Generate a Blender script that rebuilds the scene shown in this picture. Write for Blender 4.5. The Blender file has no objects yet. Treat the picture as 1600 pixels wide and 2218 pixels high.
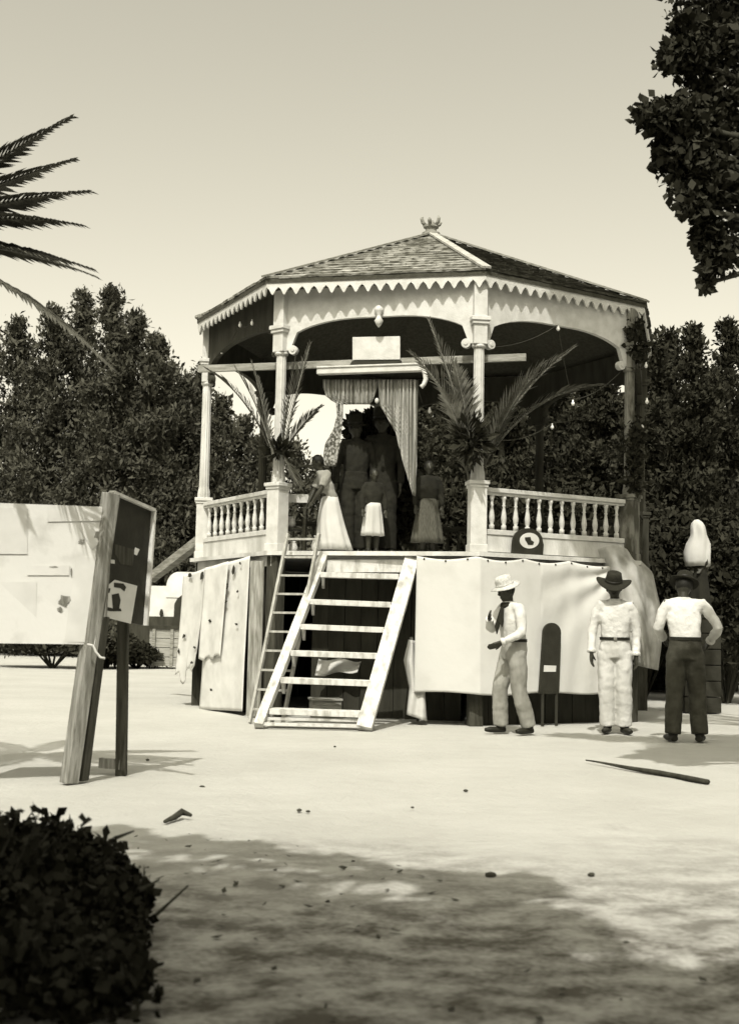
import bpy, math, random
import numpy as np
from mathutils import Vector, Matrix
R = math.radians
rnd = random.Random(7)
NP = np.random.RandomState(11)
scene = bpy.context.scene
col = scene.collection

# ------------------------------------------------------------------ camera
FPX, PITCH, ROLL, CAMZ = 2700.0, 0.0912, 0.020, 1.1
W, H = 1600.0, 2218.0

def ray(px, py):
    X2 = (px - W/2)/FPX; Y2 = -(py - H/2)/FPX
    cr, sr = math.cos(ROLL), math.sin(ROLL)
    X = X2*cr - Y2*sr; U = X2*sr + Y2*cr
    c, s = math.cos(PITCH), math.sin(PITCH)
    return Vector((X, c - U*s, s + U*c))
def at(px, py, Y):                       # the point at depth Y seen at this photo pixel
    v = ray(px, py); return Vector((0, 0, CAMZ)) + v*(Y/v.y)
def gnd(px, py, z=0.0):
    v = ray(px, py); return Vector((0, 0, CAMZ)) + v*((z-CAMZ)/v.z)

cam = bpy.data.cameras.new('camera')
co = bpy.data.objects.new('camera', cam); col.objects.link(co)
cam.sensor_fit = 'VERTICAL'; cam.sensor_height = 24; cam.sensor_width = 24
cam.lens = 24*FPX/H
cam.clip_end = 3000; cam.clip_start = 0.05
cam.dof.use_dof = True; cam.dof.focus_distance = 15.0; cam.dof.aperture_fstop = cam.lens/1000/0.013
fw = Vector((0, math.cos(PITCH), math.sin(PITCH)))
up0 = Vector((0, -math.sin(PITCH), math.cos(PITCH))); rt0 = Vector((1, 0, 0))
rt = rt0*math.cos(ROLL) + up0*math.sin(ROLL)
up = up0*math.cos(ROLL) - rt0*math.sin(ROLL)
co.matrix_world = Matrix(((rt.x, up.x, -fw.x, 0), (rt.y, up.y, -fw.y, 0), (rt.z, up.z, -fw.z, CAMZ), (0, 0, 0, 1)))
scene.camera = co

# ------------------------------------------------------------------ light
SUN_EL, SUN_AZ = R(55), R(-10)           # azimuth from the -Y axis, negative to the left
sdir = Vector((math.sin(SUN_AZ)*math.cos(SUN_EL), -math.cos(SUN_AZ)*math.cos(SUN_EL), math.sin(SUN_EL)))
ld = bpy.data.lights.new('sun', 'SUN'); ld.energy = 2.0; ld.angle = R(0.5); ld.color = (1, .965, .885)
lo = bpy.data.objects.new('sun', ld); col.objects.link(lo)
lo.rotation_euler = (-sdir).to_track_quat('-Z', 'Y').to_euler(); lo.location = (0, 0, 30)
world = bpy.data.worlds.new('World'); scene.world = world; world.use_nodes = True
nt = world.node_tree; nt.nodes.clear()
out = nt.nodes.new('ShaderNodeOutputWorld'); bg = nt.nodes.new('ShaderNodeBackground')
sky = nt.nodes.new('ShaderNodeTexSky'); sky.sky_type = 'NISHITA'; sky.sun_disc = False
sky.sun_elevation = SUN_EL; sky.sun_rotation = math.pi - SUN_AZ
sky.air_density = 1.0; sky.dust_density = 3.0; sky.ozone_density = 1.0
bw = nt.nodes.new('ShaderNodeRGBToBW')
tint = nt.nodes.new('ShaderNodeMix'); tint.data_type = 'RGBA'; tint.blend_type = 'MULTIPLY'; tint.inputs[0].default_value = 1
tint.inputs[7].default_value = (1, .945, .765, 1)
nt.links.new(sky.outputs[0], bw.inputs[0]); nt.links.new(bw.outputs[0], tint.inputs[6])
nt.links.new(tint.outputs[2], bg.inputs[0]); bg.inputs[1].default_value = 0.15
nt.links.new(bg.outputs[0], out.inputs[0])
vs = scene.view_settings; vs.view_transform = 'Standard'; vs.look = 'None'; vs.exposure = 1.10; vs.gamma = 1
scene.display_settings.display_device = 'sRGB'
scene.render.filter_size = 1.9
scene.cycles.max_bounces = 5; scene.cycles.diffuse_bounces = 3; scene.cycles.transparent_max_bounces = 4

# ------------------------------------------------------------------ materials
def tone(v):                             # the brown-black print's own tint, stronger in the darks
    t = min(1, max(0, (math.log(max(v, .005)) - math.log(.02))/(math.log(.6)-math.log(.02))))
    return (v, v*(.965 + .03*t), v*(.66 + .29*t))
def mat(name, v, v2=None, scale=6, rough=.8, bump=0.0, bscale=40, stretch=(1, 1, 1), spec=.25, detail=6, thr=(.35, .65), trans=0):
    m = bpy.data.materials.new(name); m.use_nodes = True
    n = m.node_tree.nodes; l = m.node_tree.links; p = n['Principled BSDF']
    p.inputs['Roughness'].default_value = rough
    p.inputs['Specular IOR Level'].default_value = spec
    tc = n.new('ShaderNodeTexCoord'); mp = n.new('ShaderNodeMapping'); mp.inputs['Scale'].default_value = stretch
    l.new(tc.outputs['Object'], mp.inputs['Vector'])
    if v2 is None: v2 = v*.86
    nz = n.new('ShaderNodeTexNoise'); nz.inputs['Scale'].default_value = scale; nz.inputs['Detail'].default_value = detail
    l.new(mp.outputs[0], nz.inputs['Vector'])
    rp = n.new('ShaderNodeValToRGB'); rp.color_ramp.elements[0].position = thr[0]; rp.color_ramp.elements[1].position = thr[1]
    rp.color_ramp.elements[0].color = (*tone(v2), 1); rp.color_ramp.elements[1].color = (*tone(v), 1)
    l.new(nz.outputs[0], rp.inputs[0]); l.new(rp.outputs[0], p.inputs['Base Color'])
    if bump:
        nb = n.new('ShaderNodeTexNoise'); nb.inputs['Scale'].default_value = bscale; nb.inputs['Detail'].default_value = 5
        l.new(mp.outputs[0], nb.inputs['Vector'])
        b = n.new('ShaderNodeBump'); b.inputs['Strength'].default_value = min(1, bump); b.inputs['Distance'].default_value = .02
        l.new(nb.outputs[0], b.inputs['Height']); l.new(b.outputs[0], p.inputs['Normal'])
    if trans:
        p.inputs['Transmission Weight'].default_value = 0
        tr = n.new('ShaderNodeBsdfTranslucent'); tr.inputs[0].default_value = (*tone(v), 1)
        mx = n.new('ShaderNodeMixShader'); mx.inputs[0].default_value = trans
        l.new(p.outputs[0], mx.inputs[1]); l.new(tr.outputs[0], mx.inputs[2])
        l.new(mx.outputs[0], n['Material Output'].inputs[0])
    return m
M = {
 'paint': mat('white_paint', 0.593, 0.483, 9, .55, .15, 60),
 'paint_worn': mat('worn_white_paint', 0.625, 0.415, 5, .65, .3, 50, (1, 1, .35), thr=(.3, .6)),
 'plank': mat('weathered_plank', .30, .16, 6, .85, .4, 30, (1, 1, 6)),
 'plankx': mat('weathered_beam', .34, .20, 4, .85, .4, 30, (.4, 4, 8)),
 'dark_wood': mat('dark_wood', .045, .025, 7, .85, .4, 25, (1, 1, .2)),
 'shade_grey_paint': mat('shade_grey_column_paint', .20, .06, 4, .8, .3, 40, (2, 2, .8), thr=(.42, .58)),  # tree shade painted into the white far right column
 'tarp': mat('stained_cotton', .54, .47, 2.2, .9, .35, 5, thr=(.28, .50)),
 'ridge': mat('worn_ridge_board', .42, .30, 7, .85, .3, 30),
 'ladder_wood': mat('grey_ladder_wood', .42, .26, 6, .85, .4, 30, (4, 4, 1)),
 'old_shaded_wood': mat('old_and_shaded_wood', .05, .03, 7, .85, .3, 25, (1, 1, .3)),  # table wood; also shade painted into bandstand linings, far columns and rails
 'ceil': mat('roof_boards', .06, .04, 7, .9, .3, 20, (3, 3, 3)),
 'stair': mat('limewashed_wood', 0.583, 0.324, 5, .8, .5, 40, (3, 3, .8), thr=(.30, .55)),
 'cloth': mat('white_cotton', 0.605, 0.504, 3, .9, .3, 14, trans=.12),
 'sheet': mat('poster_paper', 0.658, 0.550, 5, .9, .15, 12),
 'grey_cloth': mat('grey_canvas', .56, .26, 4, .9, .5, 14, trans=.2),
 'ink': mat('black_ink', .03, .02, 20, .7),
 'black': mat('black_board', .030, .02, 8, .7, .2, 30),
 'paper': mat('white_paper', 0.648, 0.559, 5, .8),
 'paper_stain': mat('stained_paper', .64, .48, 5, .85, .1, 20, thr=(.26, .46)),
 'skin': mat('dark_skin', .040, .028, 20, .5, .1, 60),
 'hair': mat('black_hair', .012, .008, 40, .6, .4, 120),
 'shirt': mat('white_shirt', 0.614, 0.504, 6, .9, .55, 22),
 'trouser_white': mat('white_trousers', 0.574, 0.446, 6, .9, .55, 18, (1, 1, .5)),
 'trouser_grey': mat('grey_trousers', .33, .20, 7, .9, .6, 18, (1, 1, .4)),
 'trouser_dark': mat('dark_trousers', .055, .032, 8, .9, .5, 18),
 'felt': mat('black_felt', .022, .015, 30, .95, .2, 60),
 'straw': mat('pale_straw', 0.558, 0.396, 50, .9, .4, 90),
 'leather': mat('black_leather', .018, .012, 10, .5),
 'dress_grey': mat('grey_dress', .10, .05, 20, .9, .4, 20, (8, 8, .4)),
 'dress_dark': mat('dark_dress', .020, .012, 8, .9, .4, 20),
 'leaf_dark': mat('dark_leaves', .070, .034, 1.6, .7, 0, spec=.12),
 'leaf_black': mat('deep_leaves', .034, .020, 1.6, .75, 0, spec=.08),
 'leaf_mid': mat('grey_leaves', .07, .035, 3, .7, 0, spec=.2),
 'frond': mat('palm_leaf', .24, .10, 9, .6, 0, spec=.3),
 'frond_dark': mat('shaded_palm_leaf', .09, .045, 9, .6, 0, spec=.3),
 'bark': mat('bark', .05, .025, 12, .95, .8, 22, (1, 1, .3)),
 'dry': mat('dry_leaf', .07, .03, 30, .8),
 'stone': mat('dark_stone', .07, .04, 30, .9, .6, 40),
 'bulb': mat('milk_glass', .82, .78, 5, .3),
 'wire': mat('wire', .04, .03, 5, .6),
 'house': mat('whitewash', 0.685, 0.532, 2.5, .9, .2, 20),
 'crate': mat('crate_board', .36, .24, 5, .85, .3, 30, (.5, 1, 6)),
 'post_light': mat('grey_post', .36, .16, 7, .9, .6, 30, (5, 5, .5)),
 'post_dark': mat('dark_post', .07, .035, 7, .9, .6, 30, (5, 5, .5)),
}
def shingle_mat(name, v, v2, v3):
    m = mat(name, v, v2, 2.2, .9, 0, thr=(.36, .56)); n = m.node_tree.nodes; l = m.node_tree.links
    p = n['Principled BSDF']; tc = [x for x in n if x.type == 'TEX_COORD'][0]; rp = [x for x in n if x.type == 'VALTORGB'][0]
    nz = n.new('ShaderNodeTexNoise'); nz.inputs['Scale'].default_value = 13; nz.inputs['Detail'].default_value = 6
    mp = n.new('ShaderNodeMapping'); mp.inputs['Scale'].default_value = (.7, .7, 2.5)
    l.new(tc.outputs['Object'], mp.inputs[0]); l.new(mp.outputs[0], nz.inputs['Vector'])
    r2 = n.new('ShaderNodeValToRGB'); r2.color_ramp.elements[0].position = .42; r2.color_ramp.elements[1].position = .56
    l.new(nz.outputs[0], r2.inputs[0])
    mx = n.new('ShaderNodeMix'); mx.data_type = 'RGBA'; mx.inputs[6].default_value = (*tone(v3), 1)
    l.new(r2.outputs[0], mx.inputs[0]); l.new(rp.outputs[0], mx.inputs[7]); l.new(mx.outputs[2], p.inputs['Base Color'])
    return m
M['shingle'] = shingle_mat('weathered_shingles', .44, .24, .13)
M['shingle_dark'] = shingle_mat('dark_shingles', .085, .045, .03)  # darker tone for the three right-hand roof faces

# ground
def ground_mat():
    m = mat('pale_sand', 0.423, 0.370, .8, .95, 0, thr=(.3, .7)); n = m.node_tree.nodes; l = m.node_tree.links
    p = n['Principled BSDF']; tc = [x for x in n if x.type == 'TEX_COORD'][0]; rp = [x for x in n if x.type == 'VALTORGB'][0]
    def noise(s, d=8, st=(1, 1, 1)):
        z = n.new('ShaderNodeTexNoise'); z.inputs['Scale'].default_value = s; z.inputs['Detail'].default_value = d
        mp = n.new('ShaderNodeMapping'); mp.inputs['Scale'].default_value = st
        l.new(tc.outputs['Object'], mp.inputs[0]); l.new(mp.outputs[0], z.inputs['Vector']); return z
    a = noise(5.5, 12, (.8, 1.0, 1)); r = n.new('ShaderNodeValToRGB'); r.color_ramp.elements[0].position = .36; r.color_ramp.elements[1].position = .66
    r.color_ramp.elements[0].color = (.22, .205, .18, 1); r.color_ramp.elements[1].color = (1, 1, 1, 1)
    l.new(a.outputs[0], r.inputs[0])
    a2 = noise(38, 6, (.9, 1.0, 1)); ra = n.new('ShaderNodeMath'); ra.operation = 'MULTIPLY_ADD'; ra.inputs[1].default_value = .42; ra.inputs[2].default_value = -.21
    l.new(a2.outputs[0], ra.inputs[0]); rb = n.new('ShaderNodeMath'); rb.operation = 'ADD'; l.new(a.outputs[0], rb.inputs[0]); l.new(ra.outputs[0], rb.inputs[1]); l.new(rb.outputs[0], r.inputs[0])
    # trodden, littered foreground soil, painted darker still as tree shade; clean sand further out
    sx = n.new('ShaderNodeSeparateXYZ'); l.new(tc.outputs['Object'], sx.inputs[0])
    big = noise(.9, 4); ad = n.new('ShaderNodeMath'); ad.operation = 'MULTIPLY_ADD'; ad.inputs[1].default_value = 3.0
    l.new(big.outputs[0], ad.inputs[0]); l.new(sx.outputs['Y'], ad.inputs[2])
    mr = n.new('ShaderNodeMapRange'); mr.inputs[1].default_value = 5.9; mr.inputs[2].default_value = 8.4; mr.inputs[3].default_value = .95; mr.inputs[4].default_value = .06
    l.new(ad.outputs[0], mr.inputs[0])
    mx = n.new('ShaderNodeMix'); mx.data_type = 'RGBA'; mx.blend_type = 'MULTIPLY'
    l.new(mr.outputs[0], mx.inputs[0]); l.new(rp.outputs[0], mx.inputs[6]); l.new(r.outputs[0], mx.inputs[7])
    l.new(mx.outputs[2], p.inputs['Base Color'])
    b1 = noise(16, 8); b2 = noise(70, 4); mm = n.new('ShaderNodeMath'); mm.operation = 'MULTIPLY_ADD'; mm.inputs[1].default_value = .25
    l.new(b2.outputs[0], mm.inputs[0]); l.new(b1.outputs[0], mm.inputs[2])
    bp = n.new('ShaderNodeBump'); bp.inputs['Strength'].default_value = .5; bp.inputs['Distance'].default_value = .03
    l.new(mm.outputs[0], bp.inputs['Height']); l.new(bp.outputs[0], p.inputs['Normal'])
    p.inputs['Specular IOR Level'].default_value = .1
    return m
M['ground'] = ground_mat()

# ------------------------------------------------------------------ mesh helpers
class MB:
    def __init__(s): s.v = []; s.f = []
    def add(s, vs, fs):
        k = len(s.v); s.v += [Vector(x) for x in vs]; s.f += [tuple(i+k for i in f) for f in fs]; return s
    def box(s, c, size, rot=None, mtx=None):
        x, y, z = [a/2 for a in size]
        vs = [Vector(p) for p in ((-x,-y,-z),(x,-y,-z),(x,y,-z),(-x,y,-z),(-x,-y,z),(x,-y,z),(x,y,z),(-x,y,z))]
        if rot is not None: vs = [Matrix.Rotation(rot, 3, 'Z') @ p for p in vs]
        if mtx is not None: vs = [mtx @ p for p in vs]
        return s.add([p + Vector(c) for p in vs], [(0,3,2,1),(4,5,6,7),(0,1,5,4),(1,2,6,5),(2,3,7,6),(3,0,4,7)])
    def beam(s, a, b, w, h, side=None):      # a rectangular bar from a to b; w along side, h across
        a = Vector(a); b = Vector(b); d = (b-a).normalized()
        sd = Vector(side) if side is not None else d.cross(Vector((0, 0, 1)))
        if sd.length < 1e-4: sd = Vector((1, 0, 0))
        sd = (sd - d*sd.dot(d)).normalized(); n = d.cross(sd).normalized()
        vs = [p + sd*i*w/2 + n*j*h/2 for p in (a, b) for i, j in ((-1,-1),(1,-1),(1,1),(-1,1))]
        return s.add(vs, [(0,3,2,1),(4,5,6,7),(0,1,5,4),(1,2,6,5),(2,3,7,6),(3,0,4,7)])
    def tube(s, pts, rad, seg=8, flat=1.0, ref=None):
        pts = [Vector(p) for p in pts]
        if not hasattr(rad, '__len__'): rad = [rad]*len(pts)
        k0 = len(s.v); n = len(pts); prev = None
        for i, p in enumerate(pts):
            d = (pts[min(i+1, n-1)] - pts[max(i-1, 0)])
            d = d.normalized() if d.length > 1e-9 else Vector((0, 0, 1))
            if prev is None:
                a = Vector(ref) if ref is not None else (Vector((1, 0, 0)) if abs(d.x) < .8 else Vector((0, 1, 0)))
            else: a = prev
            a = (a - d*a.dot(d)); a = a.normalized() if a.length > 1e-6 else d.orthogonal().normalized()
            prev = a; b = d.cross(a)
            for j in range(seg):
                t = 2*math.pi*j/seg
                s.v.append(p + a*math.cos(t)*rad[i] + b*math.sin(t)*rad[i]*flat)
        for i in range(n-1):
            for j in range(seg):
                j2 = (j+1) % seg
                s.f.append((k0+i*seg+j, k0+i*seg+j2, k0+(i+1)*seg+j2, k0+(i+1)*seg+j))
        s.f.append(tuple(k0+j for j in reversed(range(seg)))); s.f.append(tuple(k0+(n-1)*seg+j for j in range(seg)))
        return s
    def lathe(s, c, prof, seg=16, flute=0, nf=12):    # prof: (r, z)
        c = Vector(c); k0 = len(s.v)
        for r, z in prof:
            for j in range(seg):
                t = 2*math.pi*j/seg
                rr = r*(1 - flute*(.5+.5*math.cos(nf*t))) if flute else r
                s.v.append(c + Vector((rr*math.cos(t), rr*math.sin(t), z)))
        for i in range(len(prof)-1):
            for j in range(seg):
                j2 = (j+1) % seg
                s.f.append((k0+i*seg+j, k0+i*seg+j2, k0+(i+1)*seg+j2, k0+(i+1)*seg+j))
        s.f.append(tuple(k0+j for j in reversed(range(seg)))); s.f.append(tuple(k0+(len(prof)-1)*seg+j for j in range(seg)))
        return s
    def ell(s, c, r, seg=14, rings=9, rot=None):
        c = Vector(c); k0 = len(s.v); pr = []
        for i in range(rings+1):
            ph = math.pi*i/rings
            for j in range(seg):
                t = 2*math.pi*j/seg
                q = Vector((max(math.sin(ph), .01)*math.cos(t)*r[0], max(math.sin(ph), .01)*math.sin(t)*r[1], -math.cos(ph)*r[2]))
                if rot is not None: q = rot @ q
                s.v.append(c + q)
        for i in range(rings):
            for j in range(seg):
                j2 = (j+1) % seg
                s.f.append((k0+i*seg+j, k0+i*seg+j2, k0+(i+1)*seg+j2, k0+(i+1)*seg+j))
        s.f.append(tuple(k0+j for j in reversed(range(seg)))); s.f.append(tuple(k0+rings*seg+j for j in range(seg)))
        return s
    def loft(s, rings, seg=20):               # rings: (x, y, z, rx, ry)
        k0 = len(s.v)
        for x, y, z, rx, ry in rings:
            for j in range(seg):
                t = 2*math.pi*j/seg
                ct, st = math.cos(t), math.sin(t)
                e = .8
                s.v.append(Vector((x + rx*math.copysign(abs(ct)**e, ct), y + ry*math.copysign(abs(st)**e, st), z)))
        for i in range(len(rings)-1):
            for j in range(seg):
                j2 = (j+1) % seg
                s.f.append((k0+i*seg+j, k0+i*seg+j2, k0+(i+1)*seg+j2, k0+(i+1)*seg+j))
        s.f.append(tuple(k0+j for j in reversed(range(seg)))); s.f.append(tuple(k0+(len(rings)-1)*seg+j for j in range(seg)))
        return s
    def prism(s, poly, nrm):                  # polygon extruded along nrm
        n = len(poly); nrm = Vector(nrm); poly = [Vector(p) for p in poly]
        return s.add(poly + [p+nrm for p in poly], [tuple(reversed(range(n))), tuple(range(n, 2*n))] + [(i, (i+1) % n, n+(i+1) % n, n+i) for i in range(n)])
    def sheet(s, fn, nu, nv, th=.004):        # a thin cloth: fn(u, v) -> point, given thickness
        g = [[Vector(fn(i/nu, j/nv)) for j in range(nv+1)] for i in range(nu+1)]
        k0 = len(s.v); m = (nu+1)*(nv+1)
        nr = []
        for i in range(nu+1):
            for j in range(nv+1):
                a = g[min(i+1, nu)][j] - g[max(i-1, 0)][j]; b = g[i][min(j+1, nv)] - g[i][max(j-1, 0)]
                n = a.cross(b); n = n.normalized() if n.length > 1e-9 else Vector((0, -1, 0)); nr.append(n)
                s.v.append(g[i][j])
        for k in range(m): s.v.append(s.v[k0+k] - nr[k]*th)
        I = lambda i, j: k0 + i*(nv+1) + j
        for i in range(nu):
            for j in range(nv):
                q = (I(i, j), I(i+1, j), I(i+1, j+1), I(i, j+1)); s.f.append(q); s.f.append(tuple(m+x for x in reversed(q)))
        for i in range(nu):
            for j in (0, nv):
                q = (I(i, j), I(i+1, j), m+I(i+1, j), m+I(i, j)); s.f.append(q if j else tuple(reversed(q)))
        for j in range(nv):
            for i in (0, nu):
                q = (I(i, j), I(i, j+1), m+I(i, j+1), m+I(i, j)); s.f.append(tuple(reversed(q)) if i else q)
        return s
    def build(s, name, m, parent=None, smooth=False, local=False, bevel=0, wn=False):
        me = bpy.data.meshes.new(name); me.from_pydata([tuple(v) for v in s.v], [], s.f); me.validate(); me.update()
        me.materials.append(M[m] if isinstance(m, str) else m)
        if smooth:
            me.polygons.foreach_set('use_smooth', [True]*len(me.polygons))
        o = bpy.data.objects.new(name, me); col.objects.link(o)
        if parent is not None:
            o.parent = parent
            if parent.type == 'EMPTY' and not local:
                o.matrix_parent_inverse = MW[parent.name].inverted()
        if bevel:
            b = o.modifiers.new('bevel', 'BEVEL'); b.width = bevel; b.segments = 2; b.limit_method = 'ANGLE'; b.angle_limit = R(40)
        return o
MW = {}
def tag(o, label, cat, group=None, kind=None):
    if label: o['label'] = label
    if cat: o['category'] = cat
    if group: o['group'] = group
    if kind: o['kind'] = kind
    return o
def thing(name, label, cat, loc=(0, 0, 0), rz=0, group=None):
    o = bpy.data.objects.new(name, None); col.objects.link(o); o.location = loc; o.rotation_euler = (0, 0, rz); o.empty_display_size = .2
    MW[o.name] = Matrix.Translation(Vector(loc)) @ Matrix.Rotation(rz, 4, 'Z')
    return tag(o, label, cat, group)
def raw(name, V, F, m, parent=None, smooth=False):   # numpy quads
    me = bpy.data.meshes.new(name); V = np.asarray(V, dtype=np.float32); F = np.asarray(F, dtype=np.int32)
    me.vertices.add(len(V)); me.vertices.foreach_set('co', V.ravel())
    k = F.shape[1]; me.loops.add(F.size); me.loops.foreach_set('vertex_index', F.ravel())
    me.polygons.add(len(F)); me.polygons.foreach_set('loop_start', np.arange(0, F.size, k, dtype=np.int32))
    me.update(calc_edges=True); me.validate()
    me.materials.append(M[m] if isinstance(m, str) else m)
    if smooth: me.polygons.foreach_set('use_smooth', [True]*len(me.polygons))
    o = bpy.data.objects.new(name, me); col.objects.link(o)
    if parent is not None:
        o.parent = parent
        if parent.type == 'EMPTY': o.matrix_parent_inverse = MW[parent.name].inverted()
    return o
FOLD = []
for sc_, dp_ in ((.16, 1), (.06, 1)):
    tx_ = bpy.data.textures.new('folds', 'CLOUDS'); tx_.noise_scale = sc_; tx_.noise_depth = dp_; FOLD.append(tx_)
def bake(o, mods, folds=None):                                    # apply remesh/smooth into the mesh itself
    if folds: mods = list(mods) + [('DISPLACE', dict(texture=FOLD[0], strength=folds, mid_level=.5, texture_coords='LOCAL')), ('DISPLACE', dict(texture=FOLD[1], strength=folds*.5, mid_level=.5, texture_coords='LOCAL'))]
    for kind, kw in mods:
        md = o.modifiers.new(kind.lower(), kind)
        for a, b in kw.items(): setattr(md, a, b)
    bpy.context.view_layer.update()
    dg = bpy.context.evaluated_depsgraph_get()
    me = bpy.data.meshes.new_from_object(o.evaluated_get(dg))
    old = o.data; o.modifiers.clear(); o.data = me; me.name = old.name
    me.polygons.foreach_set('use_smooth', [True]*len(me.polygons))
    return o
def vnoise(x, y, s=0):
    def h(i, j):
        a = math.sin(i*127.1 + j*311.7 + s*74.7)*43758.5453; return a - math.floor(a)
    i, j = math.floor(x), math.floor(y); fx, fy = x-i, y-j; fx = fx*fx*(3-2*fx); fy = fy*fy*(3-2*fy)
    return (h(i, j)*(1-fx)+h(i+1, j)*fx)*(1-fy) + (h(i, j+1)*(1-fx)+h(i+1, j+1)*fx)*fy

# ------------------------------------------------------------------ ground
def axis(dense0, dense1, step, far0, far1):
    a = list(np.arange(dense0, dense1, step)); s = step
    x = dense1
    while x < far1: a.append(x); s *= 1.35; x += s
    a.append(far1); s = step; x = dense0; b = []
    while x > far0: s *= 1.35; x -= s; b.append(max(x, far0))
    return np.array(sorted(set(b + a)))
gx = axis(-4, 4.5, .06, -700, 700); gy = axis(2.6, 14, .07, -300, 1500)
GX, GY = np.meshgrid(gx, gy, indexing='ij')
def fnoise(x, y, f, seed):
    rs = np.random.RandomState(seed); z = 0
    for i in range(16):
        t = rs.rand()*6.283; k = f*(.6+.9*rs.rand()); z = z + np.sin((x*math.cos(t)+y*math.sin(t))*k + rs.rand()*6.283)
    return z/4
GZ = .014*fnoise(GX, GY, 1.1, 1) + .007*fnoise(GX, GY, 4.3, 2) + .004*fnoise(GX, GY, 12, 5) + .002*fnoise(GX, GY, 26, 7)
near = np.clip((11-GY)/5, .12, 1)*np.clip((16-GY)/2, 0, 1)*np.clip((GY+2)/2, 0, 1)*np.clip((8-np.abs(GX))/3, 0, 1)
GZ = GZ*near - .01*(1-near)
# swept sand heaped a little against the base of the bandstand
GZ += .0
nxg, nyg = GX.shape
idx = np.arange(nxg*nyg).reshape(nxg, nyg)
F = np.stack([idx[:-1, :-1], idx[1:, :-1], idx[1:, 1:], idx[:-1, 1:]], -1).reshape(-1, 4)
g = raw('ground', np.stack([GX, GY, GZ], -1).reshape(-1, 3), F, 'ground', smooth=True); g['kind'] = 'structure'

# ------------------------------------------------------------------ bandstand
CX, CY = .80, 17.42
DECK, EAVE, APEX = 1.97, 5.25, 6.68
ANG = [R(a) for a in (-82, -38, 8.2, 52.0, 97, 142, 188, 233)]      # A, B, C, D and the far four
EANG = [R(a) for a in (-80, -38.2, 8.8, 54.8, 96, 142, 188, 233)]
ER = [3.27, 3.40, 3.26, 3.25, 3.26, 3.28, 3.28, 3.28]
COLR = 3.10
def ring(a, r, z): return Vector((CX + r*math.sin(a), CY - r*math.cos(a), z))
def colp(k, z, r=COLR): return ring(ANG[k % 8], r, z)
bs = thing('bandstand', 'white wooden octagonal bandstand with a shingled roof and scalloped eaves, raised on a dark base', 'bandstand', (CX, CY, 0))
ap = Vector((CX, CY, APEX))
ev = [ring(EANG[k], ER[k], EAVE) for k in range(8)]
# roof: shingle courses stepped as real laps, one mesh per tone
def roof_mesh(ks):
    mb = MB()
    for k in ks:
        a, b = ev[k], ev[(k+1) % 8]; n = 17
        nn = (b-a).cross(ap-a).normalized()
        if nn.z < 0: nn = -nn
        for i in range(n):
            t0, t1 = i/n, min(1, (i+1.25)/n)
            p0, p1 = a.lerp(ap, t0), b.lerp(ap, t0); q0, q1 = a.lerp(ap, t1), b.lerp(ap, t1)
            m = max(1, int((p1-p0).length/.16))
            for j in range(m):
                u0, u1 = j/m, (j+1)/m
                off = (.030 + .010*rnd.random()); drop = (rnd.random()-.4)*.02
                dn = (a-ap).normalized()*drop
                A = p0.lerp(p1, u0) + nn*off + dn; B = p0.lerp(p1, u1) + nn*off + dn
                C_ = q0.lerp(q1, u1) + nn*.006; D = q0.lerp(q1, u0) + nn*.006
                k0 = len(mb.v)
                mb.add([A, B, C_, D, A - nn*.028, B - nn*.028], [(0, 1, 2, 3), (4, 5, 1, 0), (0, 3, 4), (1, 5, 2)])
    return mb
rf = MB()
for k in range(8):
    a, b = ev[k], ev[(k+1) % 8]; rf.add([a, b, ap, a-Vector((0, 0, .05)), b-Vector((0, 0, .05)), ap-Vector((0, 0, .05))], [(0, 1, 2), (5, 4, 3), (0, 3, 4, 1)])
roof = rf.build('roof', 'ceil', bs)
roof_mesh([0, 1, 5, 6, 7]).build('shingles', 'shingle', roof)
o = roof_mesh([2, 3, 4]).build('shingles', 'shingle_dark', roof); o['label'] = 'dark shingles on the right side'
for k in range(8):
    nn = (ev[k]-ap).normalized(); o = MB()
    o.beam(ev[k] + Vector((0, 0, .045)) + nn*.03, ap + Vector((0, 0, .05)), .11, .025).build('ridge_cap', 'ridge' if k in (2,) else 'plank', roof)
fin = MB().lathe(ap, [(.13, .0), (.13, .04), (.085, .06), (.075, .10), (.11, .12), (.11, .15), (.05, .17), (.03, .20)], 16).build('finial', 'plank', roof, smooth=False)
mb = MB()
for t in range(6):
    a = t*math.pi/3 + .3
    c = ap + Vector((.085*math.cos(a), .085*math.sin(a), .15))
    mb.tube([c, c + Vector((.04*math.cos(a), .04*math.sin(a), .03)), c + Vector((.06*math.cos(a), .06*math.sin(a), .06 + .03*(t % 2))), c + Vector((.04*math.cos(a), .04*math.sin(a), .08 + .04*(t % 2)))], [.024, .028, .024, .010], 6)
mb.build('crest', 'plank', fin, smooth=True)
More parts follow.
